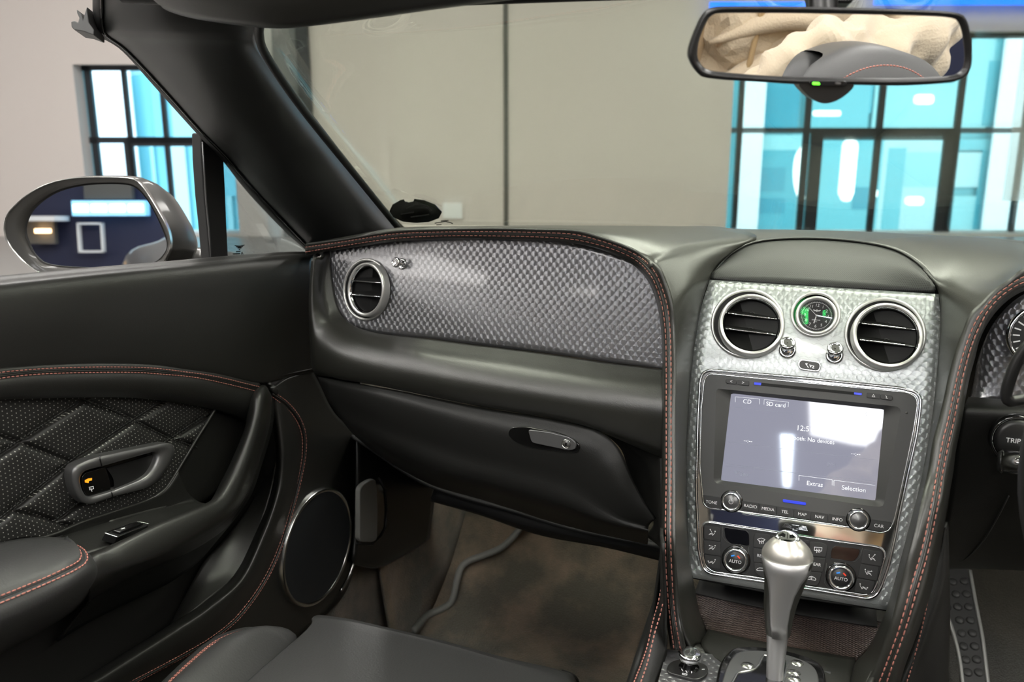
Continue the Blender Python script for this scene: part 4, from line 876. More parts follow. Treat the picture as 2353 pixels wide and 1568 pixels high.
# pillar
def zp(x, y): return (x/2.45, y/2.45)
prow = [((522, -150), (578, -150), (1500, -150), .85), ((521, -40), (578, -40), (1490, -20), .86), ((521, 60), (578, 60), (1475, 110), .87), ((530, 150), (580, 145), (1448, 180), .885), ((560, 205), (600, 198), (1440, 225), .90),
        ((690, 290), (712, 282), (1462, 285), .93), ((880, 500), (905, 485), (1568, 440), 1.0), ((1100, 745), (1128, 735), (1718, 645), 1.09), ((1240, 890), (1275, 885), (1838, 800), 1.15),
        ((1400, 1090), (1440, 1080), (1958, 950), 1.21), ((1600, 1300), (1640, 1290), (2126, 1160), 1.28), ((1712, 1400), (1740, 1392), (2240, 1285), 1.315), ((1760, 1450), (1800, 1440), (2300, 1340), 1.33)]
S_, I_, O_, M1, M2, M3 = [], [], [], [], [], []
for o_, s_, i_, d in prow:
    o_, s_, i_ = zp(*o_), zp(*s_), zp(*i_)
    def md(f, dd): return QD(s_[0]+(i_[0]-s_[0])*f, s_[1]+(i_[1]-s_[1])*f, d+dd)
    O_.append(QD(*o_, d+.016)); S_.append(QD(*s_, d+.004)); M1.append(md(.14, -.016)); M2.append(md(.45, -.026)); M3.append(md(.82, -.008)); I_.append(QD(*i_, d+.030))
loft('pillar_trim', [S_, M1, M2, M3, I_], 90, 26, 'vinyl', car, thick=.004, label='black vinyl windscreen pillar trim')
O2 = [a.lerp(b, .5)+V((.004, -.004, 0)) for a, b in zip(O_, S_)]
loft('door_seal', [O_, O2, [p+V((0, .001, 0)) for p in S_]], 90, 8, 'rubber', car, thick=.006)
tube('seam_groove', [p+V((.001, -.002, .0)) for p in cr(S_, 80)], .0016, 'gloss_black', car, seg=6)
# outer pillar skin so that the frame is solid from the side
loft('pillar_skin', [[p+V((-.006, .012, .004)) for p in O_], [a.lerp(b, .5)+V((-.02, .05, .02)) for a, b in zip(O_, I_)], [p+V((0, .006, .004)) for p in I_]], 60, 12, 'body_paint', car, thick=.003)
# seal clip at the pillar top
cl_ = Z1((520, 60), (505, 110), (500, 130), (490, 100), (462, 75), (466, 100), (478, 125), (470, 150), (452, 140), (432, 145), (434, 175), (452, 192), (500, 200), (560, 222), (560, 190), (532, 150))
fcl = Fr(QD(200, 60, .89), RT, UP)
poly('seal_clip', fcl, [fcl.uv(*p) for p in cl_], -.012, .012, 'face_grey', car, bevel=.002)
# cowl and bonnet beyond the glass, front wing
bn = [[V((-.80, 1.22, .93)), V((-.5, 1.36, 1.0)), V((0, 1.42, 1.02)), V((.5, 1.36, 1.0)), V((.80, 1.22, .93))],
      [V((-.84, 1.7, .90)), V((-.5, 1.8, .97)), V((0, 1.85, .98)), V((.5, 1.8, .97)), V((.84, 1.7, .90))],
      [V((-.82, 2.3, .80)), V((-.5, 2.45, .84)), V((0, 2.5, .85)), V((.5, 2.45, .84)), V((.82, 2.3, .80))],
      [V((-.72, 2.6, .60)), V((-.4, 2.72, .62)), V((0, 2.75, .62)), V((.4, 2.72, .62)), V((.72, 2.6, .60))]]
loft('bonnet', bn, 30, 20, 'body_paint', car, thick=.01)
for s_ in (-1, 1):
    wg = [[V((s_*.80, y, z)) for y, z in ((1.22, .93), (1.7, .90), (2.3, .80), (2.6, .60))], [V((s_*.90, y, z)) for y, z in ((1.22, .86), (1.7, .84), (2.3, .72), (2.6, .55))], [V((s_*.93, y, z)) for y, z in ((1.22, .30), (1.7, .30), (2.3, .30), (2.55, .3))]]
    loft('front_wing', wg, 24, 12, 'body_paint', car, thick=.006)
# floor pan, tunnel, bulkhead, rear body, rear deck
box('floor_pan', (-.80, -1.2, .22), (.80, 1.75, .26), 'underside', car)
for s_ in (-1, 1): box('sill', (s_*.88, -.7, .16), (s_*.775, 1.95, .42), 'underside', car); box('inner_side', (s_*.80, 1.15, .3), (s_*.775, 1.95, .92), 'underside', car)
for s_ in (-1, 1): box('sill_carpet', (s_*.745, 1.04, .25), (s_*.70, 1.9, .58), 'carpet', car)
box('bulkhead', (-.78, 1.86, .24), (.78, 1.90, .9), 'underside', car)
# ================================================================= DOOR
D = Surf(0, lambda p: -.705+.06*(p.y-.5), 1)
door = thing('car_door', 'black leather passenger door with red stitching and quilted perforated insert', 'car door', (-.72, .75, .45))
def DH(l, off): 
    o = off if isinstance(off, (list, tuple)) else [off]*len(l)
    w_ = [D.hit(*p, q) for p, q in zip(l, o)]
    if l[0][0] < -50:            # carry the door on behind the frame's edge
        d_ = (w_[0]-w_[1]).normalized(); d_ = V((d_.x*.2, d_.y, d_.z*.6)); w_ = [w_[0]+d_*k for k in (.46, .28, .14, .055)]+w_
    return w_
xs = [-90, 0, 134, 250, 344, 450, 560, 612, 660, 719]
t1 = DH([(x, y) for x, y in zip(xs, [655, 645.5, 632, 621, 613, 603.5, 593, 589, 585.5, 584])], -.022)
t1b = DH([(x, y+3) for x, y in zip(xs, [655, 645.5, 632, 621, 613, 603.5, 593, 589, 585.5, 584])], -.012)
t2 = DH([(x, y+14) for x, y in zip(xs, [655, 645.5, 632, 621, 613, 603.5, 593, 589, 585.5, 584])], -.003)
t3 = DH([(x, y+50) for x, y in zip(xs, [655, 645, 632, 621, 613, 603, 593, 589, 586, 586])], .003)
t4 = DH([(x, y) for x, y in zip(xs, [765, 760, 750, 745, 743, 742, 742, 740, 735, 728])], .006)
t5 = DH([(x, y) for x, y in zip(xs, [850, 842, 833, 830, 832, 844, 862, 868, 858, 846])], .004)
t6 = DH([(x, y) for x, y in zip(xs, [862, 853, 844, 841, 844, 855, 876, 880, 866, 853])], .000)
loft('upper_panel', [[p+V((-.06, 0, -.03)) for p in t1], [p+V((-.02, 0, .001)) for p in t1], t1, t1b, t2, t3, t4, t5, t6], 80, 40, 'leather_door', door, thick=.006)
band_t = Z2((-150, 700), (0, 670), (150, 655), (350, 643), (650, 637), (900, 643), (1100, 665), (1300, 695), (1530, 750), (1560, 757))
band_b = Z2((-150, 735), (0, 705), (200, 683), (450, 672), (800, 670), (1000, 683), (1150, 697), (1300, 725), (1510, 775), (1545, 787))
st1, st2 = cr(DH(band_t, .006), 120), cr(DH(band_b, .006), 120)
bw = lambda f, l: [a.lerp(b, f)+V((l, 0, 0)) for a, b in zip(st1, st2)]
low = cr(DH([(-90, 924), (0, 919), (115, 915.6), (268, 913.7), (382, 921), (497, 941), (566, 962), (585, 972)], .002), 120)
lom = cr(DH([(-90, 895), (0, 889), (115, 880), (268, 875), (382, 884), (480, 900), (566, 925), (585, 935)], .010), 120)
loe = [p+V((-.014, 0, -.001)) for p in low]
grid('waist_band', [bw(-.9, -.006), bw(-.4, .0002), bw(0, 0), bw(.3, .0006), bw(.46, .001), bw(.5, -.0012), bw(.54, .001), bw(.75, .0006), bw(1, 0), bw(1.4, .001), lom, low, loe], 'leather_door', door, thick=.003)
stitches('stitching', [[p+V((.0006, 0, 0)) for p in st1], [p+V((.0006, 0, 0)) for p in st2]], 'thread', door, pitch=.0046, ln=.0034, r=.00055)
# front panel with fold, stitching and speaker
fp = [([(612, 882), (628, 890), (665, 868), (719, 854)], (.0, .004, .004, .0)),
      ([(622, 905), (648, 912), (690, 892), (733, 880)], (.0, .008, .004, -.002)),
      ([(634, 960), (689, 958), (725, 950), (768, 948)], (.006, .010, .004, -.004)),
      ([(642, 1032), (703, 1030), (765, 1022), (828, 1014)], (.012, .012, .004, -.006)),
      ([(640, 1100), (697, 1100), (760, 1100), (828, 1100)], (.014, .012, .004, -.006)),
      ([(626, 1160), (681, 1160), (750, 1180), (826, 1200)], (.016, .012, .004, -.006)),
      ([(598, 1234), (652, 1250), (735, 1262), (818, 1290)], (.016, .012, .004, -.006)),
      ([(551, 1330), (612, 1337), (690, 1362), (792, 1365)], (.018, .012, .004, -.006)),
      ([(478, 1395), (555, 1417.5), (640, 1422), (742, 1420)], (.018, .012, .004, -.006)),
      ([(405, 1444), (497, 1467), (575, 1480), (668, 1478)], (.018, .012, .004, -.006)),
      ([(300, 1510), (395, 1525), (480, 1540), (590, 1535)], (.018, .012, .004, -.006)),
      ([(205, 1568), (318, 1568), (400, 1600), (500, 1600)], (.018, .012, .004, -.006)),
      ([(60, 1640), (200, 1640), (300, 1680), (400, 1680)], (.018, .012, .004, -.006))]
cols = list(zip(*[DH(l, o) for l, o in fp]))
fold_in = DH([(608, 884), (614, 908), (624, 962), (634, 1034), (631, 1100), (615, 1158), (586, 1228), (538, 1322), (466, 1386), (394, 1434), (288, 1500), (190, 1560), (45, 1630)], [-.01, -.01, -.012, -.02, -.02, -.02, -.02, -.02, -.02, -.02, -.02, -.02, -.02])
fold_out = [a.lerp(b, .22)+V((.006, 0, 0)) for a, b in zip(cols[0], cols[1])]
loft('front_panel', [fold_in, list(cols[0]), fold_out]+[list(c) for c in cols[1:]], 110, 26, 'leather_door', door, thick=.004)
fs_o = cr(DH([(629, 901), (662, 925), (688.6, 958), (702, 994), (704, 1032), (698, 1078), (681, 1150), (650, 1253), (612, 1337), (554.7, 1417.5), (497, 1467), (440, 1502), (325, 1563), (230, 1605)], [.007, .010, .012, .013, .0135, .0135]+[.0135]*8), 150)
fs_i = cr(DH([(622, 910), (654, 934), (680, 965), (693, 998), (695, 1034), (690, 1078), (673, 1148), (643, 1250), (605, 1333), (548, 1412), (491, 1461), (434, 1496), (319, 1557), (224, 1599)], [.007, .010, .012, .0135, .014]+[.014]*9), 150)
stitches('stitching', [fs_o, fs_i], 'thread', door, pitch=.0046, ln=.0034, r=.00055)
tube('piping', [a.lerp(b, .5)+V((.0005, 0, 0)) for a, b in zip(fs_o, fs_i)], .0013, 'leather_door', door, seg=6)
# deep backing of the pocket
bk = [DH([(-120, 900), (200, 900), (450, 930), (650, 980)], -.035), DH([(-120, 1200), (200, 1200), (450, 1200), (640, 1150)], -.06), DH([(-120, 1450), (200, 1450), (400, 1420), (560, 1350)], -.06), DH([(-120, 1750), (100, 1700), (250, 1640), (380, 1500)], -.03)]
loft('pocket_back', bk, 20, 20, 'leather_dark', door, thick=.004)
pw = [DH([(633, 1060), (622, 1130), (594, 1222), (545, 1318), (472, 1382), (400, 1434)], -.018), DH([(622, 1080), (596, 1150), (560, 1230), (510, 1310), (445, 1375), (395, 1432)], -.034), DH([(612, 1085), (575, 1160), (520, 1235), (470, 1290), (425, 1370), (392, 1434)], -.052)]
loft('pocket_wall', pw, 40, 12, 'leather_door', door, thick=.003)
# recess leather between insert and pull handle
rc = [DH([(497, 941), (478, 972), (459, 1002), (413, 1078), (383, 1124), (360, 1142)], .000), DH([(503, 948), (487, 980), (468, 1010), (424, 1085), (395, 1130), (370, 1150)], -.010), DH([(590, 965), (575, 1000), (555, 1040), (520, 1110), (480, 1150), (440, 1165)], -.022)]
loft('handle_recess', rc, 40, 14, 'leather_door', door, thick=.003)
# switch ledge
lg = [DH([(40, 1252), (126, 1229), (191, 1201), (268, 1175), (344, 1148), (384, 1124), (410, 1085)], .000), DH([(60, 1258), (132, 1236), (200, 1212), (270, 1193), (340, 1174), (395, 1158), (430, 1130)], -.004),
      DH([(70, 1262), (140, 1240), (210, 1218), (280, 1196), (350, 1176), (400, 1164), (455, 1152)], .000), DH([(150, 1290), (200, 1276), (235, 1263), (290, 1243), (348, 1218), (424, 1186), (482, 1160)], .034)]
loft('switch_ledge', lg, 50, 20, 'leather_door', door, thick=.003)
# pull handle / armrest sweep
hs_ = [([(592, 893), (600, 886), (606, 885), (612, 888), (617, 896), (618, 904)], (.000, .004, .006, .006, .003, -.006)),
       ([(580, 906), (590, 896), (602, 893), (614, 897), (622, 908), (624, 918)], (.002, .014, .020, .018, .010, -.008)),
       ([(572, 925), (583, 914), (600, 912), (614, 914), (623, 922), (628, 932)], (.004, .022, .030, .028, .016, -.008)),
       ([(567, 955), (580, 948), (596, 948), (610, 950), (621, 958), (628, 966)], (.004, .028, .036, .034, .020, -.008)),
       ([(560, 990), (572, 984), (588, 988), (602, 994), (611, 1004), (618, 1012)], (.004, .032, .040, .038, .024, -.008)),
       ([(535, 1051), (548, 1046), (566, 1054), (580, 1060), (592, 1068), (598, 1078)], (.006, .036, .046, .044, .028, -.008)),
       ([(508, 1106), (522, 1102), (544, 1112), (560, 1118), (573, 1124), (578, 1136)], (.010, .040, .050, .048, .032, -.008)),
       ([(478, 1157), (492, 1146), (518, 1155), (535, 1160), (549, 1164), (550, 1180)], (.018, .046, .056, .054, .036, -.008)),
       ([(424, 1184), (440, 1172), (470, 1188), (495, 1200), (512, 1204), (510, 1222)], (.030, .052, .062, .060, .040, -.006)),
       ([(346, 1216), (362, 1205), (400, 1228), (430, 1240), (455, 1240), (450, 1262)], (.034, .056, .066, .064, .044, -.004)),
       ([(288, 1241), (300, 1235), (335, 1262), (360, 1278), (380, 1276), (376, 1296)], (.036, .058, .068, .066, .046, .0)),
       ([(232, 1262), (245, 1262), (272, 1288), (290, 1305), (302, 1310), (300, 1330)], (.036, .058, .068, .066, .048, .0)),
       ([(198, 1275), (208, 1278), (226, 1300), (236, 1325), (240, 1342), (240, 1362)], (.036, .058, .066, .064, .048, .0)),
       ([(160, 1300), (175, 1310), (190, 1330), (200, 1350), (205, 1362), (205, 1385)], (.030, .050, .060, .058, .044, .0))]
cols = list(zip(*[DH(l, o) for l, o in hs_]))
loft('pull_handle', [list(c) for c in cols], 110, 24, 'leather_door', door, thick=.003, label='curved leather pull handle sweeping into the armrest')
# sweep edge bead and the lower face under it
loft('armrest_underside', [list(cols[4]), list(cols[5]), [p+V((-.04, -.01, -.05)) for p in cols[5]]], 80, 10, 'leather_dark', door, thick=.003)
# armrest pad
A = DH([(-110, 1268), (-50, 1258), (0, 1247), (30, 1241), (57, 1237), (80, 1235), (103, 1234), (112, 1234), (122, 1236)], .012)
B = DH([(-110, 1418), (-20, 1380), (50, 1352), (110, 1327), (153, 1306.6), (180, 1292), (187, 1278), (178, 1260), (150, 1246)], [.080]*5+[.076, .070, .058, .036])
C_ = [a.lerp(b, .35)+V((.014, 0, .004)) for a, b in zip(A, B)]; C2 = [a.lerp(b, .8)+V((.006, 0, .003)) for a, b in zip(A, B)]
E_ = DH([(-110, 1432), (-20, 1396), (50, 1367), (110, 1341), (160, 1318), (192, 1299), (201, 1283), (192, 1264), (164, 1249)], [.085]*5+[.081, .074, .060, .034])
F_ = DH([(-110, 1470), (-20, 1440), (50, 1410), (115, 1378), (170, 1345), (210, 1315), (221, 1300), (212, 1280), (190, 1266)], [.086]*5+[.080, .070, .05, .02])
G_ = DH([(-110, 1535), (-20, 1492), (50, 1455), (115, 1420), (172, 1384), (216, 1345), (228, 1318), (226, 1300), (210, 1285)], [.050]*5+[.05, .045, .03, .0])
H2 = DH([(-110, 1560), (-20, 1515), (50, 1478), (115, 1440), (175, 1400), (220, 1352), (230, 1322), (228, 1304), (212, 1290)], -.03)
mid = [a.lerp(b, .5)+V((-.0016, 0, -.0008)) for a, b in zip(B, E_)]
loft('armrest_pad', [A, C_, C2, B, mid, E_, F_, G_, H2], 70, 44, 'leather_seat', door, thick=.003)
stitches('stitching', [[p+V((.0004, 0, .0008)) for p in cr(B, 70)], [p+V((.0006, 0, .0006)) for p in cr(E_, 70)]], 'thread', door, pitch=.0050, ln=.0040, r=.0008)
# quilted insert
Ltop = [(-900, 975), (-600, 956), (-350, 941), (-200, 931), (-90, 924), (0, 918), (57, 914), (115, 912), (190, 910), (268, 910), (330, 914), (390, 920), (445, 929), (500, 941)]
Lbot = [(-900, 1640), (-600, 1512), (-350, 1403), (-200, 1338), (-90, 1290), (0, 1250), (57, 1236), (110, 1234), (160, 1216), (215, 1192), (275, 1172), (330, 1152), (365, 1135), (384, 1122)]
Tt, Bb = cr([(*p, 0) for p in Ltop], 170, False), cr([(*p, 0) for p in Lbot], 170, False)
seams = [Z2(*l) for l in ([(-300, 1365), (0, 1165), (250, 1002), (520, 825)], [(-200, 1680), (0, 1555), (420, 1215), (560, 1120), (980, 845)], [(330, 1570), (520, 1430), (1010, 1085), (1290, 905)], [(490, 830), (760, 935), (1000, 1060), (1200, 1130)], [(100, 1080), (280, 1150), (430, 1205)], [(-200, 980), (100, 1085)], [(60, 1500), (260, 1540), (420, 1600)])]
def sd(x, y, a, b):
    vx, vy = b[0]-a[0], b[1]-a[1]; t_ = max(0, min(1, ((x-a[0])*vx+(y-a[1])*vy)/(vx*vx+vy*vy))); return math.hypot(x-a[0]-t_*vx, y-a[1]-t_*vy)
rows = []
for i in range(101):
    r = []
    for a, b in zip(Tt, Bb):
        f = i/100; x, y = a.x+(b.x-a.x)*f, a.y+(b.y-a.y)*f
        d = min(sd(x, y, p, q) for s_ in seams for p, q in zip(s_, s_[1:]))
        d1 = d; h = -.002-.0075*math.exp(-d1/9.0)-.002*math.exp(-(d1/2.2)**2)
        r.append(D.hit(x, y, h-.004))
    rows.append(r)
grid('quilted_insert', rows, 'perforated', door, uvf=lambda p: (p.y+p.z*.55, p.z-p.y*.2), thick=.002, label='perforated leather insert quilted in diamonds')
stitches('quilt_stitching', [cr([D.hit(x-3, y-3, -.0075) for x, y in s_], 60) for s_ in seams[:4]], 'leather_door', door, pitch=.004, ln=.003, r=.0006)
# inside handle
hA = Z2((435, 1275), (450, 1235), (520, 1200), (600, 1175), (1005, 1092), (1048, 1105), (1058, 1140), (1025, 1220), (960, 1315), (885, 1368), (680, 1418), (545, 1467), (500, 1452), (458, 1400), (438, 1330))
hB = Z2((485, 1305), (510, 1268), (560, 1252), (630, 1235), (930, 1148), (958, 1155), (955, 1185), (930, 1240), (895, 1285), (840, 1320), (680, 1382), (550, 1420), (520, 1412), (500, 1380), (488, 1340))
FD = D.at(*Z2((740, 1280))[0], 0)
dh = mesh('release_handle', [], [], 'satin_grey', door); 
bpy.data.objects.remove(dh)
hq = [FD.uv(*p, .006) for p in hA]; hi = [FD.uv(*p, .006) for p in hB]
A1, B1 = ringup(rpoly(hq, .006), rpoly(hi, .005), 120)
rows = [[FD.P(*p, -.006) for p in A1], [FD.P(*p, .004) for p in A1], [FD.P(a[0]*.93+b[0]*.07, a[1]*.93+b[1]*.07, .0062) for a, b in zip(A1, B1)], [FD.P(a[0]*.5+b[0]*.5, a[1]*.5+b[1]*.5, .0075) for a, b in zip(A1, B1)], [FD.P(a[0]*.1+b[0]*.9, a[1]*.1+b[1]*.9, .0055) for a, b in zip(A1, B1)], [FD.P(*p, .003) for p in B1], [FD.P(*p, -.005) for p in B1]]
rh = grid('release_handle', rows, 'satin_grey', door, cl=True, label='satin grey release handle surround')
for l in ([(596, 1172), (612, 1236)], [(668, 1382), (678, 1420)]): tube('handle_joint', [FD.hit(*p, .0078) for p in Z2(*l)], .0007, 'gloss_black', rh, seg=6)
poly('handle_cup', FD, rpoly(hi, .005), -.010, -.004, 'gloss_black', door, bevel=0)
q = [FD.uv(*p, -.001) for p in Z2((560, 1258), (630, 1238), (690, 1320), (682, 1378), (610, 1400), (575, 1300))]
cup = [[FD.hit(x, y, -.003) for x, y in Z2((640, 1245), (780, 1205), (930, 1160))], [FD.hit(x, y, -.0005) for x, y in Z2((680, 1310), (800, 1300), (900, 1270))], [FD.hit(x, y, .002) for x, y in Z2((685, 1378), (790, 1345), (880, 1290))]]
loft('handle_paddle', cup, 16, 10, 'black_plastic', rh)
q = [FD.uv(*p, .001) for p in Z2((490, 1300), (515, 1272), (635, 1238), (660, 1320), (668, 1385), (550, 1418), (515, 1408), (495, 1360))]
ls = poly('lock_switch', FD, rpoly(q, .003), -.004, .001, 'gloss_black', door, bevel=.0006)
strokes('key_icon', FD, [[FD.uv(*p, .0012) for p in Z2((515, 1322), (530, 1315), (547, 1312))], [FD.uv(*p, .0012) for p in Z2((516, 1324), (528, 1326))]], .0026, 'ink_orange', ls, c=.0012)
strokes('lock_icon', FD, [[FD.uv(*p, .0012) for p in Z2((535, 1360), (560, 1355), (562, 1368), (540, 1376), (535, 1360))], [FD.uv(*p, .0012) for p in Z2((545, 1366), (552, 1384))]], .0007, 'white_ink', ls, c=.0012)
# window switch
sf = Fr(D.hit(*Z3((757, 332))[0], .018), D.hit(*Z3((860, 300))[0], .020)-D.hit(*Z3((660, 365))[0], .018), V((-.5, -.1, .85)).cross(V((0, 1, 0)))*-1)
l0_, l3_ = DH(Z3((625, 357), (815, 286), (892, 300), (700, 381)), [.030, .020, .026, .038]), 0
l0_ = [p+V((0, 0, .003)) for p in l0_]
cn = sum(l0_, V())/4; sf = Fr(cn, l0_[1]-l0_[0], (l0_[0]-l0_[3]))
if sf.n.z < 0: sf = Fr(cn, sf.u, -sf.v)
sw = thing('window_switch', 'small chrome-edged window switch on the door armrest ledge', 'switch', cn)
q4 = [((p-cn).dot(sf.u), (p-cn).dot(sf.v)) for p in l0_]
poly('switch_base', sf, rpoly(q4, .001), -.006, .0022, 'black_plastic', sw)
tube('chrome_edge', [sf.P(a, b, .0026) for a, b in rpoly(q4, .001)], .0007, 'chrome', sw, seg=6, closed=True)
ctr = (sum(a for a, b in q4)/4, sum(b for a, b in q4)/4)
q5 = [(ctr[0]+(a-ctr[0])*.72, ctr[1]+(b-ctr[1])*.62) for a, b in q4]
rk = poly('rocker', sf, q5, .002, .0052, 'gloss_black', sw, bevel=.001)
strokes('switch_mark', sf, [[(ctr[0]-.012, ctr[1]), (ctr[0]-.007, ctr[1])]], .0012, 'white_ink', rk, c=.0054)
# speaker
fsn = D.at(*Z3((1915, 412))[0], .016)
sp = thing('door_speaker', 'round door speaker with thin silver ring near the footwell', 'speaker', fsn.o)
lathe('ring', fsn, [(.0855, -.02), (.0855, .001), (.084, .0025), (.0815, .0022), (.0800, .0004)], 'satin_chrome', sp, 72, cap=False)
lathe('mesh_cover', fsn, [(.0805, .0003), (.04, .0014), (0, .0018)], 'door_mesh', sp, 60)
# outer skin of the door and glass
sk1 = [p+V((-.06, 0, -.03)) for p in t1]
loft('outer_skin', [sk1, [p+V((-.09, 0, -.10)) for p in t1], [p+V((-.14, 0, -.32)) for p in t1], [V((p.x-.12, p.y, .25)) for p in t1]], 30, 16, 'body_paint', door, thick=.004)
# window guide post
pst = Z1((1104, 745), (1108, 900), (1122, 1100), (1138, 1250), (1158, 1480), (1262, 1475), (1250, 1250), (1242, 1050), (1234, 900), (1228, 870), (1155, 770))
fq = Fr(V((-.752, .9, 1.1)), (0, 1, 0), (0, 0, 1))
poly('window_post', fq, [fq.uv(*p) for p in pst], -.008, .008, 'rubber', door, bevel=.003)
tube('post_bead', [fq.hit(*p, .009) for p in Z1((1140, 800), (1150, 960), (1160, 1130), (1176, 1290), (1190, 1460))], .0012, 'satin_grey', door, seg=6)
poly('quarter_glass', fq, [fq.uv(*p) for p in Z1((1238, 880), (1300, 950), (1400, 1070), (1600, 1300), (1720, 1410), (1740, 1450), (1262, 1475), (1250, 1250))], -.002, .002, 'door_glass', door, bevel=0)
qg = fq.up(.0022)
strokes('glass_marking', qg, [[qg.uv(*p) for p in Z1(*L)] for L in ([(1322, 1383), (1348, 1387), (1375, 1381)], [(1330, 1390), (1348, 1393), (1366, 1389)], [(1338, 1397), (1358, 1397)], [(1346, 1405), (1350, 1405)], [(1330, 1418), (1352, 1416)], [(1312, 1430), (1350, 1428)], [(1315, 1440), (1350, 1438)], [(1362, 1420), (1368, 1432), (1364, 1445), (1356, 1438), (1362, 1420)])], .0013, 'etch', door, c=0)

# ================================================================= SIDE MIRROR
sm_ = thing('side_mirror', 'grey metallic passenger side mirror outside the door', 'side mirror', QX(300, 600, -.95))
mc = QX(230, 522, -.95); din = (mc-CAM).normalized(); Tm = V((-.035, -1, -.005)).normalized(); nm = (Tm-din).normalized()
um = V((0, 0, 1)).cross(nm).normalized(); fm = Fr(mc, um, nm.cross(um))
glp = Z1((150, 1290), (180, 1200), (250, 1130), (350, 1075), (500, 1043), (700, 1040), (780, 1070), (850, 1160), (910, 1280), (941, 1370), (930, 1420), (880, 1470), (800, 1492), (600, 1507), (300, 1490), (210, 1440), (170, 1370))
rmp = Z1((18, 1290), (30, 1215), (80, 1155), (150, 1095), (260, 1035), (400, 1002), (560, 995), (740, 1003), (800, 1045), (870, 1150), (940, 1280), (960, 1380), (935, 1450), (870, 1500), (500, 1545), (260, 1545), (150, 1490), (80, 1420), (35, 1360))
gq = [(p.x, p.y) for p in cr([(*fm.uv(*p), 0) for p in glp], 80, closed=True)]
rq = [(p.x, p.y) for p in cr([(*fm.uv(*p, .006), 0) for p in rmp], 80, closed=True)]
poly('mirror_glass', fm, gq, -.003, 0, 'mirror_glass', sm_, bevel=0)
Ao, Bi = ringup(rq, gq, 120)
mx = lambda f, h: [fm.P(a[0]*(1-f)+b[0]*f, a[1]*(1-f)+b[1]*f, h) for a, b in zip(Ao, Bi)]
grid('rim', [mx(0, -.004), mx(0, .004), mx(.03, .0075), mx(.07, .0075), mx(.10, .005)], 'satin_chrome', sm_, cl=True)
grid('inner_shroud', [mx(.09, .0055), mx(.5, .004), mx(.93, .001), mx(1.0, -.006)], 'body_paint', sm_, cl=True)
grid('glass_gasket', [mx(.94, .002), mx(.985, .0016), mx(1.01, -.004)], 'rubber', sm_, cl=True)
bo_c = (sum(a for a, b in Ao)/120, sum(b for a, b in Ao)/120)
def shell_(s_, dy, dx=0, dz=0): return [fm.P(bo_c[0]+(a-bo_c[0])*s_, bo_c[1]+(b-bo_c[1])*s_, -.004)+V((dx, dy, dz)) for a, b in Ao]
grid('housing', [shell_(1, 0), shell_(1.01, .010, .0), shell_(.95, .032, .006, -.004), shell_(.82, .062, .014, -.012), shell_(.62, .088, .022, -.022), shell_(.36, .104, .028, -.030), shell_(.05, .11, .03, -.032)], 'body_paint', sm_, cl=True)
arm = [QX(330, 620, -.93)+V((0, .04, 0)), QX(420, 615, -.88)+V((0, .06, -.01)), QX(500, 610, -.80)+V((0, .04, -.02)), QX(560, 612, -.76)+V((0, .02, -.03))]
tube('mirror_arm', cr(arm, 12), .03, 'body_paint', sm_, seg=16)
# ================================================================= INTERIOR MIRROR
Mp = QD(1912, 108, .62)
HR = V((.37, .02, 1.155))           # driver's head restraint
Mt = QD(2020, 165, .62)
nM = ((CAM-Mt).normalized()+(HR-Mt).normalized()).normalized()
uM = nM.cross(V((0, 0, 1))).normalized()
uM = (-uM if uM.dot(RT) < 0 else uM)
vM = nM.cross(uM); fM = Fr(Mp, uM, vM if vM.z > 0 else -vM)
rm = thing('rear_view_mirror', 'black framed rear-view mirror reflecting a person in cream fleece', 'rear-view mirror', Mp)
mo = Z6((120, 370), (125, 300), (165, 190), (215, 90), (260, 55), (320, 42), (700, 40), (1200, 50), (1650, 65), (1850, 82), (1905, 110), (1935, 200), (1948, 330), (1945, 420), (1920, 480), (1870, 515), (1780, 535), (1500, 552), (1185, 548), (850, 545), (600, 530), (250, 505), (170, 460))
mi = Z6((175, 350), (190, 250), (240, 130), (270, 100), (330, 85), (700, 84), (1200, 92), (1650, 103), (1800, 115), (1850, 135), (1880, 220), (1895, 340), (1892, 420), (1860, 465), (1790, 488), (1500, 500), (1185, 498), (850, 496), (600, 485), (270, 455), (195, 410))
mo = [fM.uv(*p, .004) for p in mo]; mi = [fM.uv(*p) for p in mi]
mo = [(p.x, p.y) for p in cr([(*q, 0) for q in mo], 110, closed=True)]; mi = [(p.x, p.y) for p in cr([(*q, 0) for q in mi], 110, closed=True)]
if fM.n.dot(CAM-Mp) < 0: raise Exception('mirror faces away')
poly('mirror_glass', fM, mi, -.003, 0, 'mirror_glass', rm, bevel=0)
Ao, Bi = ringup(mo, mi, 160)
mx = lambda f, h, s_=1: [fM.P((a[0]*(1-f)+b[0]*f)*s_, (a[1]*(1-f)+b[1]*f)*s_, h) for a, b in zip(Ao, Bi)]
grid('frame', [mx(.9, -.028, .8), mx(.2, -.026, .96), mx(0, -.016), mx(-.03, -.004), mx(.0, .002), mx(.3, .0055), mx(.7, .0045), mx(.97, .001), mx(1.02, -.002)], 'black_plastic', rm, cl=True)
poly('back', fM, [(a*.86, b*.75) for a, b in mo], -.030, -.024, 'black_plastic', rm, bevel=.002)
pod = Z6((820, 540), (850, 580), (900, 630), (960, 662), (1000, 668), (1060, 655), (1120, 620), (1165, 580), (1190, 545), (1000, 520))
poly('sensor_pod', fM, rpoly([fM.uv(*p, .004) for p in pod], .003), -.020, .0045, 'black_plastic', rm, bevel=.004)
q = [fM.uv(*p, .0065) for p in Z6((890, 522), (1135, 522), (1140, 555), (905, 555))]
lp = poly('light_window', fM, rpoly(q, .002), .003, .0066, 'gloss_black', rm)
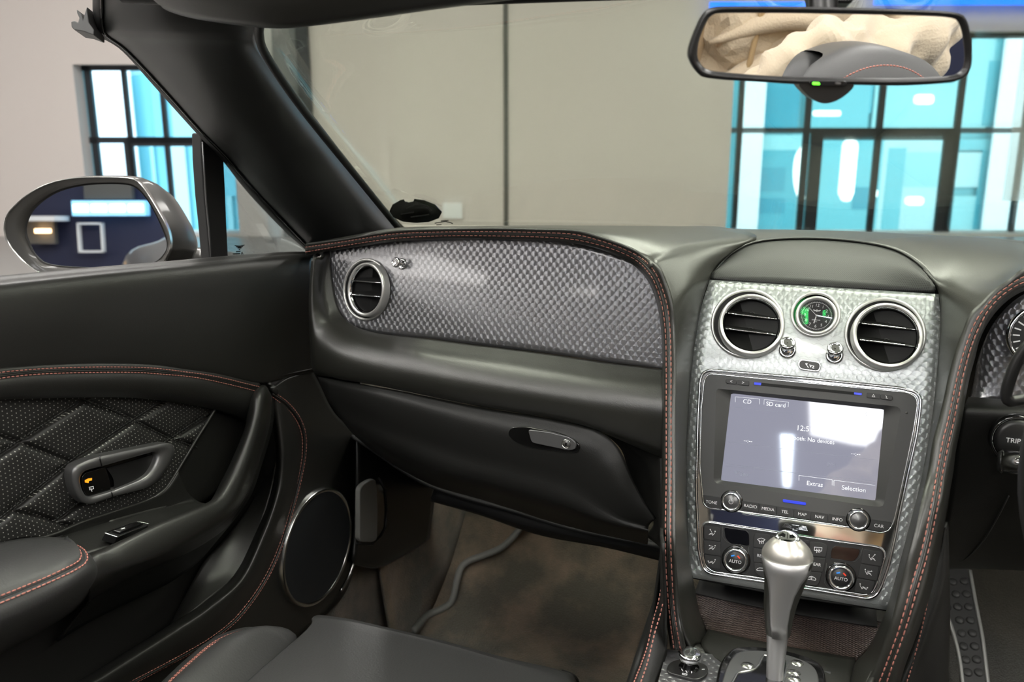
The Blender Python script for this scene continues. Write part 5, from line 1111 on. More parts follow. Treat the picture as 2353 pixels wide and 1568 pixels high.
q = [fM.uv(*p, .007) for p in Z6((915, 528), (962, 530), (965, 548), (915, 546))]; poly('green_light', fM, rpoly(q, .002), .006, .0072, 'led_green', lp, label='glowing green light')
q = [fM.uv(*p, .007) for p in Z6((1060, 530), (1100, 531), (1098, 546), (1062, 545))]; poly('grey_sensor', fM, rpoly(q, .002), .006, .0070, 'satin_grey', lp)
tube('mirror_stem', cr([fM.P(-.003, .012, -.02), fM.P(-.003, .040, -.035), fM.P(-.003, .065, -.03)], 8), .010, 'black_plastic', rm, seg=16)
fst = Fr(QD(1903, -14, .66), RT, UP); poly('mirror_mount', fst, rpoly([(-.013, -.010), (.015, -.010), (.02, .03), (-.02, .03)], .004), -.01, .01, 'black_plastic', rm, bevel=.002)
# ================================================================= RIGHT SIDE: FASCIA, WHEEL, SWITCHES
def zY(l, v): return [QY(x, y, v) for x, y in l]
fdt = Z13((1300, 160), (1050, 215), (950, 240), (850, 310), (750, 420), (680, 540), (620, 700), (590, 850), (560, 985))
fdb = Z13((1300, 1010), (1100, 1012), (950, 1010), (860, 1010), (780, 1008), (720, 1004), (660, 1000), (600, 996), (555, 990))
a_ = cr([(*p, 0) for p in fdt], 30, False); b_ = cr([(*p, 0) for p in fdb], 30, False)
rows = [[QY(a.x+(b.x-a.x)*i/14, a.y+(b.y-a.y)*i/14, .965+.02*(1-i/14)) for a, b in zip(a_, b_)] for i in range(15)]
grid('fascia_panel', rows, 'turned_wing', dash, uvf=lambda p: (p.x, p.z), thick=.003, label='engine-turned metal driver fascia')
pd = [[QY(2225, 912, .955), QY(2300, 917, .955), QY(2450, 920, .955)], [QY(2218, 930, .925), QY(2300, 934, .925), QY(2450, 940, .925)], [QY(2212, 955, .915), QY(2300, 960, .915), QY(2450, 968, .915)], [QY(2200, 1020, .925), QY(2300, 1030, .925), QY(2450, 1040, .925)], [QY(2186, 1120, .945), QY(2300, 1130, .95), QY(2450, 1150, .95)],
      [QY(2172, 1215, .97), QY(2270, 1210, .99), QY(2450, 1220, 1.0)], [QY(2150, 1300, 1.05), QY(2250, 1300, 1.10), QY(2450, 1310, 1.1)], [QY(2130, 1310, 1.3), QY(2250, 1308, 1.3), QY(2450, 1312, 1.3)]]
loft('driver_lower_pad', pd, 20, 36, 'leather_dark', dash, thick=.004, flip=True)
tube('panel_seam', cr([QY(2318, 1140, .948), QY(2292, 1190, .972), QY(2262, 1240, 1.01), QY(2225, 1280, 1.05), QY(2195, 1297, 1.08)], 20), .0008, 'face_grey', dash, seg=6)
# gauge
fgz = Fr(QY(2392, 775, .955), (1, 0, 0), (0, .25, 1))
gg = thing('instrument_dial', 'chrome-ringed instrument dial at the right edge behind the wheel', 'gauge', fgz.o)
lathe('ring', fgz, [(.030, 0), (.030, .008), (.0285, .010), (.0265, .008), (.026, .003)], 'chrome', gg, 48, cap=False)
lathe('dial_face', fgz, [(.0262, .004), (0, .004)], 'dial', gg, 40)
strokes('dial_marks', fgz, [[(.019*math.cos(R_(a)), .019*math.sin(R_(a))), (.024*math.cos(R_(a)), .024*math.sin(R_(a)))] for a in range(100, 260, 16)], .0012, 'white_ink', gg, c=.0042)
# trip button, stalk
ft_ = Fr(QY(2336, 1010, .905), (1, 0, 0), (0, .1, 1))
tb = thing('trip_button', 'round black TRIP button beside the steering wheel', 'button', ft_.o)
lathe('ring', ft_, [(.0235, -.004), (.0235, .004), (.0215, .006), (.0195, .004)], 'gloss_black', tb, 40, cap=False)
lathe('cap', ft_, [(.0195, .0), (.0195, .006), (.015, .0075), (0, .008)], 'black_plastic', tb, 36)
txt('lettering', ft_, 'TRIP', -.004, .000, .0062, 'white_ink', tb, c=.0082, al='CENTER')
sk_ = thing('stalk_knob', 'chrome-ended black rotary stalk beside the steering wheel', 'stalk', QY(2320, 1060, .88))
fs_ = Fr(QY(2302, 1062, .875), (0, -1, .1), (0, .1, 1)); tube('stalk_body', [QY(2304, 1061, .875), QY(2360, 1066, .87), QY(2420, 1072, .86)], .0105, 'chrome', sk_, seg=24)
tube('stalk_end', [QY(2292, 1060, .8755), QY(2303, 1061, .8752)], [.008, .0108], 'black_plastic', sk_, seg=24)
# paddle and wheel
wc = V((.352, .735, .955)); wn = V((0, -math.cos(R_(24)), math.sin(R_(24))))
wf = Fr(wc, (1, 0, 0), wn.cross(V((1, 0, 0))))
wh = thing('steering_wheel', 'black leather steering wheel rim at the right edge of the picture', 'steering wheel', wc)
tube('rim', [wf.P(.178*math.cos(2*math.pi*i/72), .178*math.sin(2*math.pi*i/72)) for i in range(72)], .0155, 'leather_dark', wh, seg=18, closed=True)
for a in (0, 180, 270): tube('spoke', [wf.P(.175*math.cos(R_(a)), .175*math.sin(R_(a)), -.004), wf.P(.06*math.cos(R_(a)), .06*math.sin(R_(a)), -.012)], [.012, .022], 'satin_grey', wh, seg=14)
lathe('hub', wf, [(.075, -.04), (.078, -.012), (.06, -.002), (0, .004)], 'leather', wh, 40)
tube('column', [wf.P(0, 0, -.02), wf.P(0, 0, -.2)], [.05, .06], 'black_plastic', wh, seg=20)
pdl = [QY(2400, 770, .815), QY(2362, 795, .815), QY(2338, 830, .815), QY(2322, 868, .815), QY(2312, 905, .815), QY(2316, 920, .815), QY(2330, 922, .818), QY(2365, 915, .83)]
tube('shift_paddle', cr(pdl, 30), .0048, 'black_plastic', wh, seg=12)
# footrest plate
A_ = QZ(2195, 1400, .40); ffr = Fr(A_, (1, 0, 0), (0, .90, .44))
fr_ = thing('footrest_plate', 'black rubber footrest with round studs and metal edge strips', 'footrest', A_)
q = [ffr.uv(*p) for p in [(2154, 1340), (2170, 1290), (2228, 1300), (2245, 1400), (2262, 1500), (2290, 1640), (2215, 1640), (2205, 1520), (2190, 1450), (2175, 1395)]]
poly('pad', ffr, q, -.01, 0, 'pad_rubber', fr_, bevel=.001)
for p in Z8((1830, 945), (1900, 945), (1970, 945), (1840, 1030), (1912, 1030), (1985, 1030), (1925, 1118), (1998, 1118), (1938, 1205), (2010, 1205), (1950, 1292), (2025, 1292), (1965, 1380), (2037, 1380), (1978, 1465), (2052, 1465), (1815, 860), (1880, 865), (1955, 860)):
    lathe('stud', ffr.at(*p), [(.0072, 0), (.0068, .0022), (.0045, .0032), (0, .0036)], 'pad_rubber', fr_, 20)
tube('edge_strip', cr([ffr.hit(*p, .001) for p in [(2156, 1385), (2178, 1420), (2195, 1470), (2206, 1520), (2213, 1580), (2220, 1640)]], 30), .003, 'satin_silver', fr_, seg=8)
tube('edge_strip', cr([ffr.hit(*p, .001) for p in [(2229, 1312), (2242, 1386), (2258, 1470), (2270, 1568), (2280, 1640)]], 30), .003, 'satin_silver', fr_, seg=8)
# ================================================================= FOOTWELL
cpt = thing('footwell_carpet', 'brown and olive footwell carpet below the glove box', 'carpet', (-.3, 1.3, .27))
fl = [[V((x, y, z)) for x in (-.79, -.45, -.2, -.10)] for y, z in ((-.6, .27), (.6, .27), (1.2, .29), (1.38, .32), (1.52, .42), (1.66, .60), (1.74, .85))]
loft('floor_mat', fl, 20, 60, 'carpet', cpt, thick=.01)
sdw = [[V((-.64, y, z)) for y, z in ((1.24, .27), (1.34, .30), (1.5, .40), (1.66, .62), (1.74, .9))], [V((-.675, y, z)) for y, z in ((1.24, .55), (1.34, .60), (1.5, .66), (1.66, .78), (1.74, .95))], [V((-.69, y, .95)) for y in (1.24, 1.34, 1.5, 1.66, 1.74)]]
loft('side_carpet', sdw, 24, 14, 'carpet', cpt, thick=.01)
tn = [[V((-.10, y, z)) for y, z in ((-.5, .27), (.6, .27), (1.2, .29), (1.5, .40), (1.7, .7))], [V((-.11, y, z)) for y, z in ((-.5, .5), (.6, .5), (1.2, .55), (1.5, .62), (1.7, .8))], [V((-.09, y, z)) for y, z in ((-.5, .6), (.6, .62), (1.2, .72), (1.5, .8), (1.7, .9))]]
loft('tunnel_carpet', tn, 30, 14, 'carpet', cpt, thick=.01)
cp2 = thing('driver_carpet', 'olive carpet in the driver footwell around the footrest, coloured darker for shade', 'carpet', (.4, 1.3, .27))
fl2 = [[V((x, y, z)) for x in (.10, .2, .45, .78)] for y, z in ((-.6, .265), (.6, .265), (1.2, .265), (1.5, .27), (1.72, .32), (1.80, .50), (1.84, .85))]
loft('floor_mat', fl2, 20, 40, 'carpet_dark', cp2, thick=.01)
tn2 = [[V((.10, y, z)) for y, z in ((-.5, .27), (.6, .27), (1.2, .29), (1.5, .34), (1.76, .7))], [V((.12, y, z)) for y, z in ((-.5, .5), (.6, .5), (1.2, .55), (1.5, .6), (1.76, .8))]]
loft('tunnel_carpet', tn2, 30, 8, 'carpet_dark', cp2, thick=.01)
# cable draped over the carpet: meet the carpet surface with rays
dg = bpy.context.evaluated_depsgraph_get()
def drop(x, y, lift=.006):
    ok_, p, n, i, ob, mm = sc.ray_cast(dg, CAM+ray(x, y)*.2, ray(x, y).normalized())
    d = ray(x, y); best = None; o = CAM+d*.2
    for k in range(6):
        ok_, p, n, i, ob, mm = sc.ray_cast(dg, o, d.normalized())
        if not ok_: break
        if ob.name.startswith(('floor_mat', 'side_carpet', 'tunnel_carpet')): return p-d.normalized()*lift
        o = p+d*.002
    return QY(x, y, 1.5)
dg.update()
cb_ = [drop(*p) for p in Z5((1225, 700), (1160, 728), (1130, 755), (1080, 820), (1000, 900), (900, 945), (830, 970), (790, 1010), (770, 1080), (740, 1160), (690, 1200), (620, 1230), (580, 1270), (545, 1310))]
for i_ in range(1, 9): cb_[i_] += V((0, -.008, .008))
tag(tube('cable', cr(cb_, 60), .0065, 'cable_grey', None, seg=10), 'grey cable snaking over the footwell carpet', 'cable')
# kick panel with release lever
kp = Surf(0, lambda p: -.655, 1)
kk = thing('kick_panel', 'black footwell side panel with a grey release lever', 'kick panel', kp.hit(880, 1180))
kl = [[kp.hit(822, 1000), kp.hit(870, 1035), kp.hit(930, 1080), kp.hit(1003, 1118)], [kp.hit(822, 1100, .01), kp.hit(870, 1100, .01), kp.hit(930, 1110, .006), kp.hit(1001, 1140)], [kp.hit(818, 1230, .012), kp.hit(870, 1225, .01), kp.hit(930, 1215, .006), kp.hit(993, 1195)], [kp.hit(812, 1292, .012), kp.hit(862, 1300, .01), kp.hit(905, 1285, .006), kp.hit(988, 1238)], [kp.hit(812, 1296, -.02), kp.hit(862, 1304, -.02), kp.hit(905, 1289, -.02), kp.hit(986, 1242, -.02)]]
loft('panel', kl, 24, 20, 'black_plastic', kk, thick=.004)
fk_ = kp.at(860, 1170, .012)
q = [fk_.uv(*p) for p in Z5((262, 870), (262, 600), (300, 555), (370, 540), (405, 600), (415, 700), (410, 790), (380, 830), (340, 875))]
poly('recess', fk_, rpoly(q, .01), -.004, .001, 'gloss_black', kk)
tube('recess_edge', [fk_.hit(*p, .002) for p in Z5((372, 545), (405, 600), (412, 700), (408, 790), (385, 835), (340, 878), (262, 872))], .0018, 'black_plastic', kk, seg=8)
q = [fk_.uv(*p, .008) for p in Z5((272, 600), (290, 575), (325, 552), (352, 548), (358, 600), (362, 700), (360, 850), (340, 866), (285, 864), (270, 850))]
poly('lever', fk_, rpoly(q, .006), .001, .010, 'lever_grey', kk, bevel=.002, label='grey release lever')
tube('sill_strip', cr([D.hit(*p, .012) for p in Z5((247, 965), (232, 1010), (210, 1062), (180, 1112))], 12), .0028, 'satin_chrome', car, seg=8)
# ================================================================= SEATS
def seat(x0, label, y0=0):
    s = thing('car_seat', label, 'seat', (x0, .5+y0, .27)); Yo = V((x0+.385, y0, 0))
    def w(l): return [V(p)+Yo for p in l]
    return s, w
ps, w = seat(-.385, 'black leather passenger seat cushion in the foreground')
zc = .600
f1 = [QZ(x, y, z) for (x, y), z in zip([(728, 1419), (741, 1417), (800, 1425), (860, 1438), (1020, 1476), (1158, 1513), (1250, 1533), (1290, 1543), (1316, 1552), (1326, 1568)], [.598, .600, .602, .602, .602, .601, .598, .594, .588, .58])]
f0 = [p+V((-.0, .018, -.030)) for p in f1]; f00 = [p+V((0, .004, -.10)) for p in f1]
def back(l, dy, dz, sx=1.0): return [V((l[0].x+(p.x-l[0].x)*sx, p.y-dy, p.z+dz)) for p in l]
f2 = [QZ(x, y, .612) for x, y in [(700, 1452), (730, 1448), (800, 1455), (870, 1470), (1010, 1505), (1140, 1545), (1220, 1570), (1262, 1584), (1290, 1596), (1305, 1620)]]
f3 = back(f2, .16, .006); f4 = back(f2, .45, -.01)
f1m = [a.lerp(b, .4)+V((0, 0, .006)) for a, b in zip(f1, f2)]
loft('cushion', [f00, f0, f1, f1m, f2, f3, f4], 50, 30, 'leather_seat', ps, thick=.004, flip=True)
bl = Z3((960, 1300), (1030, 1224), (1150, 1110), (1300, 990), (1450, 930), (1550, 920), (1680, 945), (1770, 1005))
bz = [.635, .64, .64, .638, .632, .626, .612, .595]
o1 = [QZ(*p, z) for p, z in zip(bl, bz)]
i1 = [QZ(x, y, z) for (x, y), z in zip([(560, 1690), (610, 1590), (640, 1545), (655, 1520), (668, 1500), (675, 1492), (679, 1487), (680, 1486)], [.595, .595, .597, .598, .598, .598, .597, .594])]
md1 = [a.lerp(b, .35)+V((0, 0, .012)) for a, b in zip(o1, i1)]; md2 = [a.lerp(b, .75)+V((0, 0, .010)) for a, b in zip(o1, i1)]
ob = [p+V((-.012, .008, -.02)) for p in o1]; oc = [p+V((-.004, .0, -.16)) for p in o1]
loft('bolster', [oc, ob, o1, md1, md2, i1], 40, 26, 'leather_seat', ps, thick=.003, flip=True)
stitches('stitching', [[p+V((0, -.001, .0035)) for p in cr(o1, 60)], [p+V((.003, -.006, .0045)) for p in cr(o1, 60)]], 'thread', ps, pitch=.0044, ln=.0034, r=.0009)
tube('piping', [p+V((.001, -.002, .000)) for p in cr(o1, 60)], .0016, 'leather_dark', ps, seg=6)
fe = Fr(QZ(1310, 1562, .588), RT, V((0, 0, 1)))
tube('edge_piping', cr([QZ(1290, 1545, .594), QZ(1308, 1551, .590), QZ(1322, 1560, .584), QZ(1328, 1580, .57)], 14), .003, 'leather_dark', ps, seg=8)
box('base', (-.56, .25, .27), (-.2, .78, .50), 'black_plastic', ps, bevel=.02)
def backrest(s, x0, yb, hz=0, hw=1):
    prof = [(.0, .52, .20), (.03, .62, .235), (.0, .80, .235), (-.04, .95, .215), (-.075, 1.035, .16), (-.085, 1.05, .09)]
    fr1 = [[V((x0+wd_*sx, yb+y-(.0 if abs(sx) < .7 else -.035), z)) for sx in (-1, -.85, -.5, 0, .5, .85, 1)] for y, z, wd_ in prof]
    bk1 = [[p+V((0, -.10, .0)) for p in r] for r in fr1]
    loft('backrest', fr1+bk1[::-1], 30, 40, 'leather_seat', s)
    hp_ = [(.0, 1.06, .10), (.012, 1.09, .135), (.012, 1.13, .145), (.0, 1.17, .14), (-.02, 1.205, .115), (-.045, 1.222, .075)]
    fr2 = [[V((x0+wd_*sx*hw, yb-.03+y, z+hz-.012*sx*sx)) for sx in (-1, -.9, -.5, 0, .5, .9, 1)] for y, z, wd_ in hp_]
    bk2 = [[p+V((0, -.075, -.002)) for p in r] for r in fr2]
    loft('head_restraint', fr2+bk2[::-1], 40, 40, 'leather_seat', s)
    arc = [V((x0+.118*hw*math.cos(a), yb-.012+.004, 1.115+hz+.085*math.sin(a))) for a in [R_(t_) for t_ in range(0, 181, 6)]]
    stitches('stitching', [[V((p.x, p.y+.001, p.z)) for p in cr(arc, 60)]], 'thread', s, pitch=.005, ln=.004, r=.0012)
    for sx in (-.05, .05): tube('head_restraint_post', [V((x0+sx, yb-.07, 1.0)), V((x0+sx, yb-.065, 1.09))], .007, 'chrome', s)
backrest(ps, -.42, -.02)
ds, w = seat(.37, 'black leather driver seat seen in the rear-view mirror')
cu_ = [[V((.37+sx*.2, y, z)) for sx in (-1, -.7, 0, .7, 1)] for y, z in ((.66, .50), (.68, .58), (.62, .605), (.4, .59), (.1, .56))]
loft('cushion', cu_, 24, 24, 'leather_seat', ds, thick=.01)
box('base', (.2, .1, .27), (.54, .56, .50), 'black_plastic', ds, bevel=.02)
backrest(ds, .375, .03, -.036, .82)
# ================================================================= REAR OF THE CAR (seen in the side mirror)
for s_ in (-1, 1):
    rq_ = [[V((s_*a, y, z)) for y, z, a in ((.35, 1.02, .76), (-.4, 1.03, .80), (-1.1, 1.0, .82), (-1.9, .94, .78), (-2.4, .86, .66))], [V((s_*a, y, z)) for y, z, a in ((.35, .88, .90), (-.4, .88, .93), (-1.1, .90, .96), (-1.9, .84, .94), (-2.4, .74, .78))], [V((s_*a, y, z)) for y, z, a in ((.35, .3, .92), (-.4, .3, .94), (-1.1, .35, .97), (-1.9, .35, .95), (-2.4, .35, .8))]]
    loft('rear_wing', rq_, 40, 16, 'body_paint', car, thick=.006)
rd = [[V((-a, y, z)), V((-.4, y, z+.02)), V((0, y, z+.025)), V((.4, y, z+.02)), V((a, y, z))] for y, z, a in ((-1.15, 1.0, .82), (-1.5, .99, .80), (-1.9, .95, .78), (-2.4, .87, .66))]
loft('rear_deck', rd, 24, 14, 'body_paint', car, thick=.006)
box('rear_bench', (-.62, -1.15, .3), (.62, -.62, .62), 'leather_seat', car, bevel=.05)
for x0 in (-.36, .36):
    rs = thing('rear_seat', 'rear seat back with rounded head restraint behind the %s' % ('passenger seat' if x0 < 0 else 'driver seat'), 'seat', (x0, -.95, .5), 'rear seats')
    bb = [[V((x0+sx*wd_, -.82+y, z)) for sx in (-1, -.8, 0, .8, 1)] for y, z, wd_ in ((0, .55, .27), (-.06, .8, .27), (-.10, .98, .22), (-.10, 1.10, .15), (-.12, 1.14, .10), (-.2, 1.12, .10), (-.22, .9, .24))]
    loft('seat_back', bb, 20, 30, 'leather_seat', rs)
# ================================================================= SHOWROOM
# the room is square to the photographer's heading: a = across, d = ahead
def Wd(a, d, z): return V((CAM.x, CAM.y, 0))+RT*a+HD*d+V((0, 0, z))
DW = 9.0
bw_ = Fr(Wd(0, DW, 0), RT, (0, 0, 1))          # back wall plane, n faces the camera
ZF, ZC = -.02, 4.2
def wuv(x, y, c=0): return bw_.uv(x, y, c)
wl0, wt0 = wuv(166, 148); wr0 = wuv(541, 400)[0]; Lwin = (wl0, wr0, -.0, wt0)
rl0 = wuv(1686, 200)[0]; rt0 = wuv(2250, 72)[1]; Rwin = (rl0, rl0+4.6, -.0, rt0)
def wallbox(name, a0, a1, z0, z1, m='wall_paint', d0=DW, d1=DW+.35): 
    f = Fr(Wd(0, 0, 0), RT, HD); return struct(box(name, (a0, d0, z0), (a1, d1, z1), m, ax=f))
zb0 = .02
L_, R__ = -9.0, 9.0
bx_ = [(L_, Lwin[0], ZF, ZC), (Lwin[1], Rwin[0], ZF, ZC), (Rwin[1], R__, ZF, ZC), (Lwin[0], Lwin[1], wt0, ZC), (Rwin[0], Rwin[1], rt0, ZC), (Lwin[0], Lwin[1], ZF, zb0), (Rwin[0], Rwin[1], ZF, zb0)]
vs_, fs_ = [], []
for a0, a1, z0, z1 in bx_:
    k = len(vs_)
    for a in (a0, a1):
        for d in (DW, DW+.35):
            for z in (z0, z1): vs_.append(Wd(a, d, z))
    fs_ += [tuple(k+i for i in f) for f in ((0, 1, 3, 2), (4, 6, 7, 5), (0, 4, 5, 1), (2, 3, 7, 6), (0, 2, 6, 4), (1, 5, 7, 3))]
wbk = struct(mesh('wall_back', vs_, fs_, 'wall_paint', smooth=False))
for o in [wbk]:
    bm = bmesh.new(); bm.from_mesh(o.data); bmesh.ops.recalc_face_normals(bm, faces=bm.faces); bm.to_mesh(o.data); bm.free()
wallbox('wall_left', L_-.2, L_, ZF, ZC, 'wall_paint', -9, DW+.35); wallbox('wall_right', R__, R__+.2, ZF, ZC, 'wall_paint', -9, DW+.35)
wallbox('wall_rear', L_, R__, ZF, ZC, 'navy', -9.2, -9)
wallbox('floor', L_, R__, -.1, 0, 'floor_tile', -9, DW+.35); wallbox('ceiling', L_, R__, ZC, ZC+.1, 'ceiling_paint', -9, DW+.35)
# wall panel groove, dark column
ga, gb_ = wuv(1157, 300)[0], wuv(1168, 300)[0]; wallbox('trim_1', ga, gb_, ZF, ZC, 'groove_dark', DW-.012, DW+.01)
ca, cb2 = wuv(640, 300)[0], wuv(699, 300)[0]; wallbox('trim_2', ca, cb2, 0, ZC, 'column_grey', DW-.05, DW)
ca, cb2 = wuv(695, 300)[0], wuv(722, 300)[0]; wallbox('trim_3', ca, cb2, 0, ZC, 'frame_black', DW-.08, DW)
wallbox('trim_4', wuv(604, 300)[0], wuv(640, 300)[0], 0, ZC, 'ceiling_paint', DW-.03, DW)
# window frames
FR = Fr(Wd(0, 0, 0), RT, HD)
def bar(par, x0, y0, x1, y1, d=DW+.22, t=.05, name='mullion', m='frame_black'):
    """bar between two picture points on the glazing plane"""
    f = Fr(Wd(0, d, 0), RT, (0, 0, 1)); a, b = f.uv(x0, y0), f.uv(x1, y1)
    w_, c = (.5*(a[0]+b[0]), .5*(a[1]+b[1])), 0
    return (min(a[0], b[0]), max(a[0], b[0]), min(a[1], b[1]), max(a[1], b[1]))
def window(name, rect, vs2, hs2, heavy, d=DW+.20):
    a0, a1, z0, z1 = rect; z0 = zb0
    root = bpy.data.objects.new(name, None); col.objects.link(root); root.location = Wd((a0+a1)/2, d, z0); ORG[root.name] = root.location.copy(); root['kind'] = 'structure'
    f = Fr(Wd(0, d, 0), RT, (0, 0, 1)); V_, F_ = [], []
    def B(x0, x1, y0, y1, t=.05):
        k = len(V_)
        for a in (x0, x1):
            for dd in (-t/2, t/2):
                for z in (y0, y1): V_.append(f.P(a, z, dd))
        F_.extend([tuple(k+i for i in q) for q in ((0, 1, 3, 2), (4, 6, 7, 5), (0, 4, 5, 1), (2, 3, 7, 6), (0, 2, 6, 4), (1, 5, 7, 3))])
    for x0, x1, y0, y1 in vs2+hs2+heavy: B(x0, x1, y0, y1)
    o = mesh('window_frame', V_, F_, 'frame_black', root, smooth=False); o['kind'] = 'structure'
    bm = bmesh.new(); bm.from_mesh(o.data); bmesh.ops.recalc_face_normals(bm, faces=bm.faces); bm.to_mesh(o.data); bm.free()
    g = box('window_glass', (a0, z0, -.004), (a1, z1, .004), 'window_pane', root, ax=f); g['kind'] = 'structure'
    return f
fW = Fr(Wd(0, DW+.20, 0), RT, (0, 0, 1))
def U(x, y): return fW.uv(x, y)
zl, zh = U(0, 322)[1], U(0, 300)[1]
lw = [(U(x, 240)[0]-w_/2, U(x, 240)[0]+w_/2, zb0, wt0) for x, w_ in ((210, .06), (292, .045), (376, .045), (462, .045), (538, .05))]
lh = [(Lwin[0], Lwin[1], zl-.03, zl+.03), (Lwin[0], Lwin[1], wt0-.05, wt0), (Lwin[0], U(302, 500)[0], zl-.03-.9, zl+.03-.9)]
lheavy = [(U(300, 400)[0]-.03, U(300, 400)[0]+.05, zb0, zl), (U(300, 400)[0], Lwin[1], zl-.06, zl+.03)]
window('window_1', Lwin, lw, lh, lheavy)
rv = [(U(x, 250)[0]-w_/2, U(x, 250)[0]+w_/2, zb0, rt0) for x, w_ in ((1702, .05), (1857, .06), (2024, .06), (2204, .06), (2360, .05), (2520, .05), (2680, .05))]
rh_ = [(Rwin[0], Rwin[1], zh-.025, zh+.025), (Rwin[0], Rwin[1], rt0-.05, rt0)]
rheavy = [(U(1855, 420)[0]-.0, U(1882, 420)[0], zb0, zh), (U(2158, 420)[0], U(2192, 420)[0], zb0, zh), (U(1855, 420)[0], U(2192, 420)[0], U(0, 322)[1], zh+.02)]
window('window_2', Rwin, rv, rh_, rheavy)
for r in (Lwin, Rwin):
    pass
# blinds at the far right pane
bd = thing('window_blind', 'pale slatted blind hanging at the right edge of the window', 'blind', Wd(U(2350, 300)[0], DW+.15, 1.2))
for i in range(60):
    z = U(0, 90)[1]-i*.026; f = Fr(Wd(0, DW+.14, 0), RT, (0, 0, 1)); a = U(2318, 300)[0]
    box('slat', (a, z, -.01), (a+.28, z+.012, .01), 'outside_white', bd, ax=f)
# white plate on the wall
p = Fr(Wd(0, DW-.02, 0), RT, (0, 0, 1)); a, b = p.uv(1017, 466), p.uv(1062, 502)
pl_ = box('wall_plate', (a[0], b[1], 0), (b[0], a[1], .02), 'outside_white', ax=p); tag(pl_, 'small white plate on the wall beside the permit holder', 'wall plate')
# blue light strips over the windows
for i, (x0, x1, y0, y1) in enumerate(((1630, 1865, 6, 20), (2010, 2500, -24, 12))):
    p = Fr(Wd(0, DW-.1, 0), RT, (0, 0, 1)); a, b = p.uv(x0, y0), p.uv(x1, y1)
    s_ = box('light_strip', (a[0], b[1], 0), (b[0], a[1], .05), 'strip_blue', ax=p)
    tag(s_, ['glowing blue light strip above the rear-view mirror, left of its stem', 'glowing blue light strip at the top right above the window'][i], 'light strip')
# lintel above the right window
# ceiling lights: long luminaires
k_ = 0
def lamp(a0, a1, d0, d1, z, lab, m='lamp_white'):
    o = box('ceiling_light', (a0, d0, ZC-.012), (a1, d1, ZC+.01), m, ax=FR); tag(o, lab, 'ceiling light', 'ceiling lights'); return o
LAMPS = [(-4.2, -3.9, -4, 6), (-1.6, -1.3, -3.6, 6), (1.3, 1.6, -5, 6), (4.0, 4.3, -5, 6)]
for a0, a1, d0, d1 in LAMPS: lamp(a0, a1, d0, d1, ZC-.10, 'long white ceiling light running from front to back')
# objects behind the camera, seen in the side mirror
def mref(x, y, dist, fr, off=0):
    p = fr.hit(x, y, off); d = (p-CAM).normalized(); r = d-fr.n*2*d.dot(fr.n); return p, r
def onrear(x, y, dd):
    p, r = mref(x, y, 0, fm); t_ = (-dd-(p-CAM).dot(HD))/r.dot(HD); q = p+r*t_; e = q-CAM; return (e.dot(RT), q.z)
DR = 8.9
fR = Fr(Wd(0, -DR, 0), -RT, (0, 0, 1))
def rr(x0, y0, x1, y1, dd=DR): a, b = onrear(x0, y0, dd), onrear(x1, y1, dd); return (min(a[0], b[0]), max(a[0], b[0]), min(a[1], b[1]), max(a[1], b[1]))
def rbox(name, r, d0, d1, m, lab, cat, par=None):
    o = box(name, (r[0], -d0, r[2]), (r[1], -d1, r[3]), m, par, ax=FR); 
    if not par: tag(o, lab, cat)
    return o
r = rr(176, 462, 345, 496)
sg = thing('lit_sign', 'glowing blue and white sign box on the navy wall', 'sign', Wd((r[0]+r[1])/2, -DR, r[2]))
rbox('sign_box', r, DR-.15, DR, 'sign_lit', '', '', sg)
n_ = 4; wd_ = (r[1]-r[0])/n_
for i in range(n_): rbox('sign_panel', (r[0]+wd_*(i+.12), r[0]+wd_*(i+.88), r[2]+(r[3]-r[2])*.25, r[3]-(r[3]-r[2])*.25), DR-.18, DR-.15, 'sign_white', '', '', sg)
r = rr(182, 512, 244, 580)
fp_ = thing('wall_frame', 'thin white frame on the navy wall', 'frame', Wd((r[0]+r[1])/2, -DR, r[2])); t_ = .022
for q in ((r[0], r[0]+t_, r[2], r[3]), (r[1]-t_, r[1], r[2], r[3]), (r[0], r[1], r[3]-t_, r[3]), (r[0], r[1], r[2], r[2]+t_)): rbox('frame_bar', q, DR-.08, DR, 'outside_white', '', '', fp_)
r = rr(66, 505, 135, 560); al = thing('lit_alcove', 'warm lit alcove in the far corner behind the car', 'alcove', Wd((r[0]+r[1])/2, -DR, r[2]))
rbox('alcove_back', r, DR-.1, DR, 'groove_dark', '', '', al); rbox('alcove_lamp', (r[0]+(r[1]-r[0])*.45, r[0]+(r[1]-r[0])*.9, r[2]+(r[3]-r[2])*.45, r[2]+(r[3]-r[2])*.62), DR-.2, DR-.1, 'lamp_warm', '', '', al)
r = rr(66, 497, 160, 508); rbox('shelf', r, DR-.4, DR, 'outside_white', 'pale shelf above the warm lit alcove', 'shelf')
r = rr(198, 405, 310, 458); rbox('hanging_panel', r, DR-.1, DR, 'groove_dark', 'grey panel above the glowing sign', 'panel')
